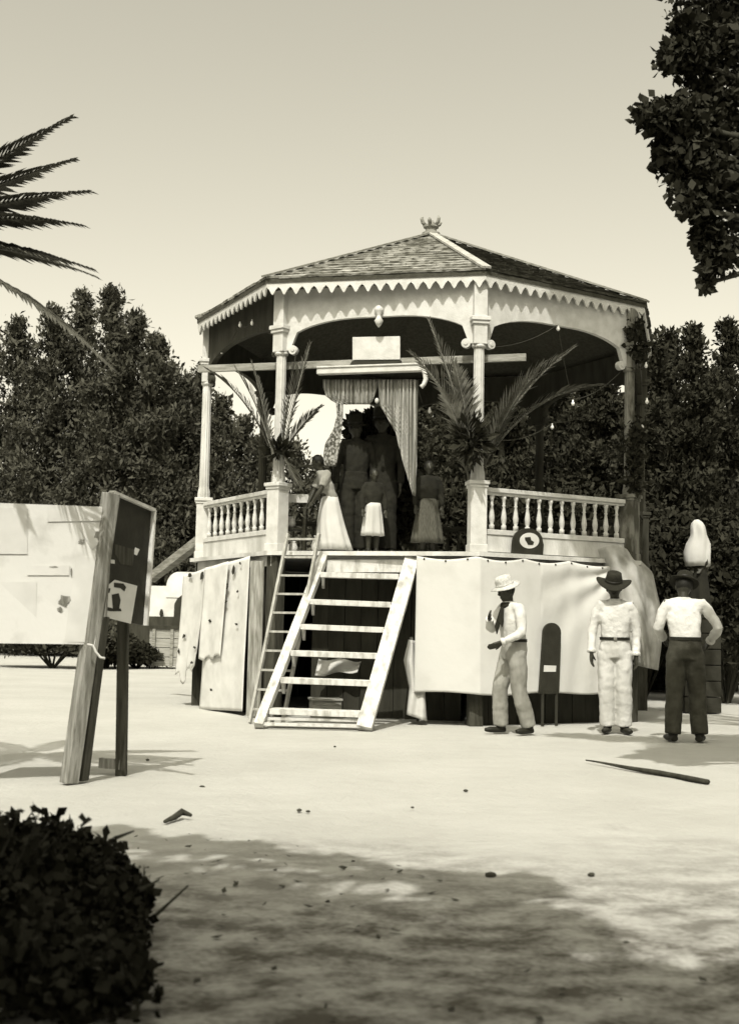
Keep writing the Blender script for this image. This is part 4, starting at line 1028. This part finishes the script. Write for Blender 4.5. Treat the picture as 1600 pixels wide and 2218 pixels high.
for i, z in enumerate((.16, .38, .60, .82)):
    MB().box((cp.x, cp.y+.3, z), (cw, .55, .205), .12).build('slat', 'crate', cr, bevel=.006)
MB().box((cp.x-.02, cp.y+.3, .975), (cw+.1, .65, .07), .12).build('lid', 'dark_wood', cr)
for sx in (-.22, .2): MB().box((cp.x+sx, cp.y-.02+sx*.12, .48), (.07, .03, .90), .12).build('batten', 'plank', cr)
# ------------------------------------------------------------------ people
def V3(*a): return Vector(a)
def hand(mb, w, d, side, nrm, curl=.5, s=1.0):
    d = Vector(d).normalized(); nrm = Vector(nrm); nrm = (nrm - d*nrm.dot(d)).normalized(); sd = d.cross(nrm)*side
    for i in range(4):
        o_ = sd*(-.027+.018*i)*s
        L = (.066, .076, .072, .056)[i]*s
        k = w + o_*.6; kn = w + d*.085*s + o_
        mb.tube([w + o_*.5 - d*.01, k + d*.04*s, kn], [.017*s, .018*s, .013*s], 7)
        p = kn; dd = d.copy(); pts = [p]; 
        for j in range(3):
            dd = (dd + nrm*curl*(.35+.15*j)).normalized(); p = p + dd*L/3; pts.append(p)
        mb.tube(pts, [.0105*s, .0095*s, .009*s, .007*s], 7)
    b = w + d*.025*s - sd*.026*s; td = (d*.8 - sd*.75 + nrm*.35).normalized(); e = b + td*.04*s; td2 = (td + d*.5 + nrm*.2).normalized()
    mb.tube([w + d*.005, b, e, e + td2*.03*s], [.016*s, .016*s, .011*s, .008*s], 7)
def bend(a, b, c, n=4):     # smooth path through a joint
    a, b, c = Vector(a), Vector(b), Vector(c); out = []
    for i in range(n): out.append(a.lerp(b, i/n))
    for i in range(n+1): out.append(b.lerp(c, i/n))
    for k in range(1, len(out)-1): pass
    out[n] = b*.7 + (out[n-1]+out[n+1])*.15
    return out
def person(label, loc, rz, P, shirt='shirt', legs='trouser_white', skirt=None, hat=None, hair=True, belt=True, scarf=False, s=1.0, vox=.0062, shoes='leather', group=None, sleeve='long', robe=None):
    """P: joints in a frame where the figure faces -Y; scaled by s"""
    t = thing('person', label, 'person', (loc[0], loc[1], loc[2] - .012), rz, group=group)
    J = {k: Vector(v)*s for k, v in P.items() if hasattr(v, '__len__') and len(v) == 3}
    nk, hd = J['neck'], J['head']; pel, ch = J['pelvis'], J['chest']
    look = Vector(P.get('look', (0, -1, 0))).normalized(); upv = (hd-nk).normalized()
    look = (look - upv*look.dot(upv)).normalized(); sdv = upv.cross(look)*-1
    rotm = Matrix((sdv, -look, upv)).transposed()
    b = MB()
    b.ell(hd + upv*.012*s, (.076*s, .095*s, .108*s), 18, 12, rotm)
    b.ell(hd - upv*.062*s + look*.022*s, (.052*s, .062*s, .056*s), 14, 9, rotm)          # jaw
    b.tube([hd + look*.088*s + upv*.022*s, hd + look*.108*s - upv*.012*s, hd + look*.088*s - upv*.022*s], [.010*s, .016*s, .013*s], 7)   # nose
    b.ell(hd + look*.082*s - upv*.052*s, (.026*s, .014*s, .012*s), 10, 6, rotm)            # lips
    b.ell(hd + look*.080*s + upv*.032*s, (.050*s, .014*s, .010*s), 10, 6, rotm)            # brow
    for g_ in (-1, 1): b.ell(hd + sdv*g_*.078*s - upv*.005*s + look*.0, (.010*s, .020*s, .032*s), 8, 6, rotm)
    b.tube([hd - upv*.05*s - look*.012*s, nk, nk - (nk-ch)*.35], [.050*s, .050*s, .045*s], 12)
    b.loft([(pel.x, pel.y, pel.z-.02*s, .13*s, .09*s), ((pel.x+ch.x)/2, (pel.y+ch.y)/2, (pel.z+ch.z)/2, .12*s, .085*s), (ch.x, ch.y, ch.z, .15*s, .10*s), (nk.x*.6+ch.x*.4, nk.y*.6+ch.y*.4, nk.z-.09*s, .08*s, .055*s)], 16)
    for q in 'ab':
        sh, el, wr = J['sh'+q], J['el'+q], J['wr'+q]
        b.tube([ch.lerp(sh, .6)] + bend(sh, el, wr), [.05*s, .050*s, .046*s, .043*s, .040*s, .039*s, .040*s, .038*s, .032*s, .026*s], 10)
        hdv = Vector(P.get('hd'+q, (wr-el)))
        hn = Vector(P.get('hn'+q, (0, -1, 0)))
        hand(b, wr, hdv, 1 if q == 'a' else -1, hn, P.get('curl'+q, .45), s)
        hp_, kn, an_ = J['hip'+q], J['kn'+q], J['an'+q]
        b.tube([pel.lerp(hp_, .5)] + bend(hp_, kn, an_), [.08*s, .085*s, .08*s, .074*s, .065*s, .055*s, .056*s, .054*s, .044*s, .036*s], 10)
    body = b.build('body', 'skin', t, local=True)
    bake(body, [('REMESH', dict(mode='VOXEL', voxel_size=vox, use_smooth_shade=True)), ('SMOOTH', dict(factor=.5, iterations=2))])
    for g_ in (-1, 1):
        MB().ell(hd + look*.079*s + sdv*g_*.031*s + upv*.012*s, (.013*s, .008*s, .007*s), 8, 6, rotm).build('eye', 'dress_grey', body, smooth=True)
    if hair:
        m = MB().ell(hd + upv*.028*s - look*.012*s, (.086*s, .098*s, .100*s), 16, 10, rotm)
        m.v = [v if (v-hd).dot(look) < .062*s or (v-hd).dot(upv) > .06*s else v - look*.03*s for v in m.v]
        m.build('hair', 'hair', t, local=True, smooth=True)
    # shirt
    m = MB(); wz = pel.z + .10*s
    wst = Vector((pel.x, pel.y, wz)); 
    def tor(k, rx, ry, zoff=0): c_ = wst.lerp(ch, k); return (c_.x, c_.y, c_.z+zoff*s, rx*s, ry*s)
    m.loft([(pel.x, pel.y, wz-.05*s, .142*s, .102*s), tor(0, .148, .108), tor(.4, .156, .116), tor(.8, .168, .118), tor(1, .170, .112), (ch.x*.5+nk.x*.5, ch.y*.5+nk.y*.5, ch.z*.5+nk.z*.5 + .015*s, .140*s, .088*s), (nk.x, nk.y, nk.z-.02*s, .075*s, .07*s), (nk.x, nk.y, nk.z+.012*s, .062*s, .060*s)], 24)
    for q in 'ab':
        sh, el, wr = J['sh'+q], J['el'+q], J['wr'+q]
        if sleeve == 'long':
            m.tube([ch.lerp(sh, .55)] + bend(sh, el, el.lerp(wr, .93)), [.066*s, .060*s, .060*s, .055*s, .052*s, .052*s, .050*s, .047*s, .044*s, .040*s], 14)
        else:
            m.tube([ch.lerp(sh, .55), sh, sh.lerp(el, .5), sh.lerp(el, .85)], [.075*s, .072*s, .066*s, .066*s], 14)
    for q in 'ab':
        m.tube([nk - V3(0, 0, .03*s), nk.lerp(J['sh'+q], .5) - V3(0, 0, .028*s), J['sh'+q] - V3(0, 0, .014*s)], [.052*s, .062*s, .060*s], 14)
    so = m.build('shirt' if not skirt else 'blouse', shirt, t, local=True)
    bake(so, [('REMESH', dict(mode='VOXEL', voxel_size=.011, use_smooth_shade=True)), ('SMOOTH', dict(factor=.5, iterations=6))], .020*s)
    if not skirt and vox < .01:
        for q in 'ab':
            el, wr = J['el'+q], J['wr'+q]; d_ = (wr-el).normalized()
            MB().tube([wr - d_*.045*s, wr - d_*.035*s, wr - d_*.008*s, wr - d_*.004*s], [.044*s, .0475*s, .0465*s, .040*s], 14).build('cuff', shirt, so, smooth=True)
    if not skirt:
        cl_ = MB().lathe(nk + V3(0, -.004, -.022*s), [(.066*s, -.01*s), (.074*s, .0), (.070*s, .030*s), (.064*s, .034*s), (.060*s, .02*s)], 20).build('collar', shirt, so)
    if skirt:
        m = MB(); k = P.get('hem', .25)*s; fx, fy = P.get('hemxy', (0, 0)); fl = P.get('flare', .27)
        rr = []
        for i in range(9):
            f = i/8; z = wz + (k-wz)*f; rx = (.135 + (fl-.135)*f**.8)*s; rr.append((pel.x + fx*s*f*f, pel.y + fy*s*f*f, z, rx, rx*.82))
        m.loft(rr, 40)
        for i, v in enumerate(m.v):
            f = (i//40)/8; a_ = 2*math.pi*(i % 40)/40; v += Vector((math.cos(a_), math.sin(a_), 0))*.022*s*f*math.sin(a_*9)
        m.build('skirt', skirt, t, local=True, smooth=True)
    else:
        m = MB()
        m.loft([(pel.x, pel.y, pel.z-.10*s, .150*s, .115*s), (pel.x, pel.y, pel.z, .168*s, .122*s), (pel.x, pel.y, wz, .156*s, .114*s), (pel.x, pel.y, wz+.025*s, .152*s, .112*s)], 22)
        for q in 'ab':
            hp_, kn, an_ = J['hip'+q], J['kn'+q], J['an'+q]
            m.tube([pel.lerp(hp_, .6)] + bend(hp_, kn, an_), [.09*s, .104*s, .102*s, .098*s, .093*s, .086*s, .086*s, .086*s, .084*s, .082*s], 16)
        to = m.build('trousers', legs, t, local=True)
        bake(to, [('REMESH', dict(mode='VOXEL', voxel_size=.011, use_smooth_shade=True)), ('SMOOTH', dict(factor=.5, iterations=2))], .020*s)
        if belt:
            m = MB().loft([(pel.x, pel.y, wz-.008*s, .163*s, .121*s), (pel.x, pel.y, wz+.024*s, .163*s, .121*s)], 28); bo = m.build('belt', 'leather', t, local=True)
            f_ = Vector((0, -1, 0)); MB().box((pel.x, pel.y-.122*s, wz+.008*s), (.035*s, .012*s, .034*s)).build('buckle', 'plank', bo)
    for q in 'ab':
        an_ = J['an'+q]; tv = Vector(P.get('toe'+q, (0, -1, 0))).normalized(); m = MB()
        hl = an_ + V3(0, 0, -.045*s) - tv*.05*s
        m.tube([an_ + V3(0, 0, .03*s), an_ + V3(0, 0, -.02*s)], [.048*s, .050*s], 12)
        m.tube([hl, hl + tv*.09*s, hl + tv*.18*s, hl + tv*.245*s], [.038*s, .042*s, .042*s, .026*s], 12, .8)
        so_ = m.build('shoe', shoes, t, local=True)
        bake(so_, [('REMESH', dict(mode='VOXEL', voxel_size=.008, use_smooth_shade=True)), ('SMOOTH', dict(factor=.5, iterations=2))])
    if hat:
        m = MB(); br = hat.get('brim', .17)*s; cr_ = hat.get('crown', .11)*s
        prof = [(.02*s, .0), (br*.7, -.004*s), (br, -.012*s+hat.get('curl', .0)), (br, -.004*s+hat.get('curl', .0)), (br*.72, .010*s), (.098*s, .016*s), (.096*s, .03*s), (.092*s, cr_*.6), (.084*s, cr_*.9), (.06*s, cr_), (.03*s, cr_*.86)]
        m.lathe((0, 0, 0), prof, 28)
        tx, ty = hat.get('tilt', (0, 0)); ho = hd + upv*.058*s
        R_ = rotm.to_4x4() @ Matrix.Rotation(tx, 4, 'X') @ Matrix.Rotation(ty, 4, 'Y')
        wv = hat.get('wave', .015)*s
        for v in m.v:
            rr = math.hypot(v.x, v.y); a_ = math.atan2(v.y, v.x)
            if rr > .1*s: v.z += wv*math.cos(2*a_)*(rr/(.17*s))
            elif v.z > .05*s: v.x *= .92; v.y *= 1.12
        m.v = [(R_ @ v) + ho for v in m.v]
        hm = m.build('hat', hat['mat'], t, local=True, smooth=True)
        m = MB().lathe((0, 0, 0), [(.0985*s, .016*s), (.0995*s, .018*s), (.0975*s, .04*s), (.094*s, .041*s)], 28)
        m.v = [(R_ @ V3(v.x*.98, v.y*1.06, v.z)) + ho for v in m.v]; m.build('hat_band', hat.get('band', 'leather'), hm, smooth=True)
    if scarf:
        m = MB(); m.lathe(nk + V3(0, 0, -.035*s), [(.082*s, -.03*s), (.098*s, -.01*s), (.090*s, .025*s), (.070*s, .04*s)], 20)
        f = Vector(P['scarf']).normalized(); sd_ = f.cross(V3(0, 0, 1))
        p = nk + f*.095*s + V3(0, 0, -.05*s)
        for g_, L_ in ((-1, .22), (1, .30)):
            m.prism([p - sd_*.02*s, p + sd_*.02*s, p + sd_*(.03*g_+.035)*s + f*.045*s - V3(0, 0, L_*.7)*s, p + sd_*.04*g_*s + f*.04*s - V3(0, 0, L_)*s, p + sd_*(.03*g_-.03)*s + f*.045*s - V3(0, 0, L_*.72)*s], f*.012*s)
        m.build('neckerchief', 'felt', t, local=True)
    return t

# man in the black hat, facing the camera
man = dict(pelvis=(.0, 0, .92), chest=(.01, 0, 1.26), neck=(.0, -.005, 1.45), head=(-.01, -.02, 1.575), sha=(-.170, 0, 1.39), shb=(.180, 0, 1.385),
  ela=(-.24, .01, 1.12), wra=(-.25, -.05, .87), elb=(.235, .02, 1.10), wrb=(.225, -.04, .84), hipa=(-.085, 0, .86), hipb=(.085, 0, .86),
  kna=(-.085, -.01, .48), knb=(.095, -.03, .48), ana=(-.075, .0, .09), anb=(.105, 0, .09), toea=(-.25, -1, 0), toeb=(.3, -1, 0), look=(-.1, -1, -.25), hna=(1, -.4, 0), hnb=(-1, -.4, 0), hda=(0, -.1, -1), hdb=(0, -.1, -1))
p = gnd(1330, 1588)
person('man in a black wide-brimmed hat, white shirt and white trousers, facing the square', tuple(p), R(-8), man, hat=dict(mat='felt', brim=.19, crown=.125, tilt=(.22, -.16), wave=.03, curl=.012), hair=True, s=1.0)
# man in the pale hat, turned away to the left
man1 = dict(pelvis=(.02, .0, .92), chest=(0, -.03, 1.25), neck=(-.01, -.05, 1.44), head=(-.01, -.085, 1.56), sha=(-.17, -.04, 1.38), shb=(.17, -.03, 1.38),
  ela=(-.24, -.13, 1.13), wra=(-.07, -.26, 1.26), elb=(.25, -.05, 1.10), wrb=(.14, -.25, 1.0), hipa=(-.085, 0, .86), hipb=(.085, 0, .86),
  kna=(-.10, -.10, .49), knb=(.10, .02, .48), ana=(-.11, -.07, .10), anb=(.12, .14, .10), toea=(-.1, -1, 0), toeb=(.2, -1, 0), look=(0, -1, -.2), hna=(1, 0, .3), hnb=(-1, 0, .3), scarf=(.2, -1, 0))
p = gnd(1108, 1590)
person('man in a pale hat and grey trousers with a black neckerchief, seen from the side', tuple(p), R(-62), man1, legs='trouser_grey', hat=dict(mat='straw', brim=.165, crown=.12, tilt=(.1, 0), wave=-.01, band='straw'), scarf=True, s=.965)
# man with his back turned at the right edge
man3 = dict(pelvis=(0, 0, .92), chest=(.01, -.05, 1.24), neck=(.01, -.08, 1.43), head=(0, -.13, 1.545), sha=(-.19, -.06, 1.37), shb=(.19, -.05, 1.37),
  ela=(-.33, .0, 1.14), wra=(-.26, -.20, 1.0), elb=(.27, -.02, 1.12), wrb=(.20, -.22, 1.03), hipa=(-.085, 0, .86), hipb=(.085, 0, .86),
  kna=(-.12, -.05, .48), knb=(.11, .02, .48), ana=(-.13, .02, .09), anb=(.13, .06, .09), toea=(-.3, -1, 0), toeb=(.3, -1, 0), look=(0, -1, -.3), hna=(1, 0, 0), hnb=(-1, 0, 0))
p = gnd(1484, 1606)
person('man with his back turned, in white shirt, dark trousers and dark hat, elbow out', tuple(p), R(172), man3, legs='trouser_dark', hat=dict(mat='felt', brim=.15, crown=.10, tilt=(.1, .1)), s=1.02, shoes='leather')
# people on the deck
girl = dict(pelvis=(.0, 0, .80), chest=(0, -.09, 1.10), neck=(0, -.16, 1.28), head=(0, -.21, 1.41), sha=(-.16, -.10, 1.24), shb=(.16, -.10, 1.24),
  ela=(-.2, -.2, 1.0), wra=(-.16, -.30, .80), elb=(.2, -.2, .98), wrb=(.16, -.32, .78), hipa=(-.08, 0, .76), hipb=(.08, 0, .76), kna=(-.08, -.02, .42), knb=(.08, .0, .42), ana=(-.08, 0, .08), anb=(.08, .02, .08), look=(0, -1, -.4), hem=.06, hemxy=(0, .10), flare=.31)
def deckp(px, Y): q = at(px, 1190, Y); return (q.x, q.y, DECK)
person('girl in grey blouse and long white skirt leaning forward by the left front column', deckp(712, 15.05), R(-72), girl, shirt='trouser_grey', skirt='cloth', s=.78, vox=.011, sleeve='short')
std = dict(man, look=(0, -1, -.1))
DG = 'people standing in the shade on the deck'
person('tall figure in black with a peaked hat, left of two in the curtain opening', deckp(766, 15.3), R(12), std, shirt='dress_dark', legs='dress_dark', belt=False, hat=dict(mat='felt', brim=.13, crown=.17), s=.99, vox=.011, group=DG)
person('tall figure in black, right of two in the curtain opening', deckp(824, 15.42), R(-10), std, shirt='dress_dark', legs='dress_dark', belt=False, hat=dict(mat='felt', brim=.12, crown=.19), s=1.05, vox=.011, group=DG)
person('youth in a grey shirt and dark trousers standing behind the girl in white', deckp(752, 15.6), R(-160), std, shirt='dress_grey', legs='trouser_dark', s=.80, vox=.011, group=DG)
sk = dict(girl, pelvis=(0, 0, .84), chest=(0, -.01, 1.14), neck=(0, -.02, 1.32), head=(0, -.03, 1.45), sha=(-.16, 0, 1.27), shb=(.16, 0, 1.27), ela=(-.22, 0, 1.02), wra=(-.22, -.06, .80), elb=(.22, 0, 1.02), wrb=(.22, -.06, .8), look=(0, -1, -.1), hem=.22, hemxy=(0, 0), flare=.26)
person('girl in a striped grey dress standing on the deck right of the curtain', deckp(925, 15.1), R(10), sk, shirt='dress_dark', skirt='dress_grey', s=.74, vox=.011, group=DG, belt=False)
person('small child in black blouse and short white skirt before the figures in black', deckp(806, 14.98), R(20), dict(sk, hem=.34, flare=.20), shirt='dress_dark', skirt='cloth', s=.66, vox=.011, group=DG)
# dark potted shrub behind the figures in black
q = at(816, 1190, 15.85)
ps = thing('potted_shrub', 'dark bushy potted shrub filling the curtain opening', 'potted plant', (q.x, 15.85, DECK))
MB().lathe((q.x, 15.85, DECK), [(.17, 0), (.22, .30), (.24, .32), (.22, .34), (.10, .33)], 18).build('pot', 'dark_wood', ps)
L = []
for i, (dx, dz, r) in enumerate(((0, .8, .42), (-.26, 1.1, .26), (.26, 1.05, .30), (-.16, 1.42, .24), (.12, 1.5, .26), (.02, 1.72, .16), (-.24, 1.66, .12), (.32, .7, .28), (-.36, .95, .18), (-.3, .6, .24), (.3, .4, .25))):
    P = leaf_cloud((q.x+dx, 15.85, DECK+dz), (r, r*.7, r), 700, .1, i+300, shell=.2); L.append(leaves(P, .11, i+300, .3, .55))
V, F = merge(L); raw('foliage', V, F, 'leaf_black', ps)
MB().tube([(q.x, 15.85, DECK+.3), (q.x, 15.85, DECK+1.6)], [.03, .01], 6).build('stem', 'bark', ps)

# small table with a white cloth and pots by the left front column
q = at(638, 1190, 15.35); zt = DECK + .70
tb = thing('small_table', 'small dark table with a white cloth top beside the left front column', 'table', (q.x, 15.35, DECK))
MB().box((q.x, 15.35, zt), (.30, .34, .025)).build('tabletop', 'old_shaded_wood', tb)
MB().box((q.x, 15.35, zt+.012), (.33, .37, .012)).box((q.x, 15.163, zt-.035), (.33, .008, .10)).build('table_cloth', 'cloth', tb)
for i in (-.12, .12):
    for j in (-.14, .14): MB().box((q.x+i, 15.35+j, DECK+.345), (.035, .035, .685)).build('leg', 'old_shaded_wood', tb)
MB().box((q.x, 15.35, DECK+.30), (.26, .30, .02)).build('shelf', 'old_shaded_wood', tb)
for i, (dx, z, sc, lab) in enumerate(((-.05, DECK+.31, .9, 'white pot on the shelf of the small table'), (.30, DECK, 1.35, 'larger white pot on the deck right of the small table'), (-.02, DECK, .95, 'small white pot on the deck under the small table'))):
    m = MB().lathe((0, 0, 0), [(.03*sc, 0), (.06*sc, .03*sc), (.068*sc, .07*sc), (.05*sc, .12*sc), (.035*sc, .14*sc), (.045*sc, .16*sc), (.038*sc, .16*sc), (.028*sc, .14*sc)], 16)
    o = m.build('white_pot', 'paint', smooth=True); o.location = (q.x+dx, 15.3 - .12*(i == 1), z); tag(o, lab, 'pot', 'white pots by the small table')

# leafy garlands on the far right column and under the right eave
def garland(pts, r, n, label, seed):
    t = thing('leaf_garland', label, 'garland', tuple(pts[0]), group='leafy garlands'); L = []
    for i, (a, b) in enumerate(zip(pts[:-1], pts[1:])):
        k = int(n*(b-a).length); rs = np.random.RandomState(seed+i); f = rs.rand(k)[:, None]
        P = np.array(a)[None]*(1-f) + np.array(b)[None]*f + rs.normal(size=(k, 3))*r*.5; L.append(leaves(P, .09, seed+i, -.4, .5))
    V, F = merge(L); raw('foliage', V, F, 'leaf_black', t); MB().tube(pts, .012, 5).build('rope', 'bark', t)
D_ = lambda z: colp(3, z, 3.12) + edge_n(1.5)*.07
garland([D_(4.95), D_(4.7), D_(4.5)], .11, 900, 'dark leafy garland around the head of the far right column', 70)
garland([D_(3.7), D_(3.3), D_(2.85)], .10, 800, 'dark leafy garland around the lower shaft of the far right column', 80)

# woman wrapped in a white shawl, standing on a box behind the man at the right edge
q = at(1510, 1180, 17.5); zb = 1.34
wbx = thing('wooden_box', 'dark wooden box carrying the figure in the white shawl', 'box', (q.x, 17.5, 0))
for i in range(6): MB().box((q.x, 17.5, .11+.218*i), (.5, .5, .205)).build('slat', 'black', wbx, bevel=.006)
MB().box((q.x, 17.5, 1.322), (.54, .54, .034)).build('lid', 'black', wbx)
wo = person('figure wrapped in a white shawl standing on a box at the right edge', (q.x, 17.5, zb), R(-30), dict(sk, hem=.10, flare=.22, ela=(-.19, 0, 1.02), wra=(-.10, -.10, .86), elb=(.19, 0, 1.02), wrb=(.10, -.10, .86)), shirt='dress_dark', skirt='dress_dark', s=.78, vox=.011)
zt_ = at(1508, 1129, 17.5).z; zl_ = at(1508, 1228, 17.5).z
m = MB(); rr = [(0, .165, .15), (.12, .185, .16), (.3, .185, .16), (.48, .165, .145), (.58, .135, .135), (.68, .112, .125), (.78, .106, .122), (.88, .096, .115), (.95, .075, .09), (1.0, .04, .05)]
m.loft([(q.x, 17.5, zl_ + (zt_-zl_)*f, rx, ry) for f, rx, ry in rr], 32)
for v in m.v: v += Vector((.012*math.sin(v.z*11), .06*vnoise(v.x*34, v.z*2.5, 5)-.03, .02*vnoise(v.x*15, v.y*9, 6)))
m.build('shawl', 'cloth', wo, smooth=True)
# nails along the top of the tarpaulin
tp_ = bpy.data.objects['white_tarpaulin']
for i in range(12):
    p = tarp(.03 + i*.085, .012); n = edge_n(S0 + (S1-S0)*(.03+i*.085))
    MB().ell(p + n*.006, (.012, .012, .012), 8, 5).build('nail', 'black', tp_, smooth=True)

# unseen wood added on the other three sides of the square: it keeps the low sky off the shaded faces
rs = np.random.RandomState(77); P = []
for (x0, x1, y0, y1, n, hmax) in ((-30, 30, -18, -13, 11000, 15), (-27, -20, -14, 34, 9000, 13), (19, 26, -14, 34, 9000, 13)):
    q = np.stack([rs.uniform(x0, x1, n), rs.uniform(y0, y1, n), hmax*rs.rand(n)**.85], 1)
    q = q[q[:, 2] < hmax*(.8 + .2*np.sin(q[:, 0]*.9)*np.sin(q[:, 1]*.7 + 1))]; P.append(q)
P = np.concatenate(P); V, F = leaves(P, 1.0, 78, .1, .7)
tag(raw('added_blocker_wood', V, F, 'leaf_black'), 'unseen dark wood added around the square to block low sky', 'wood', kind='stuff')
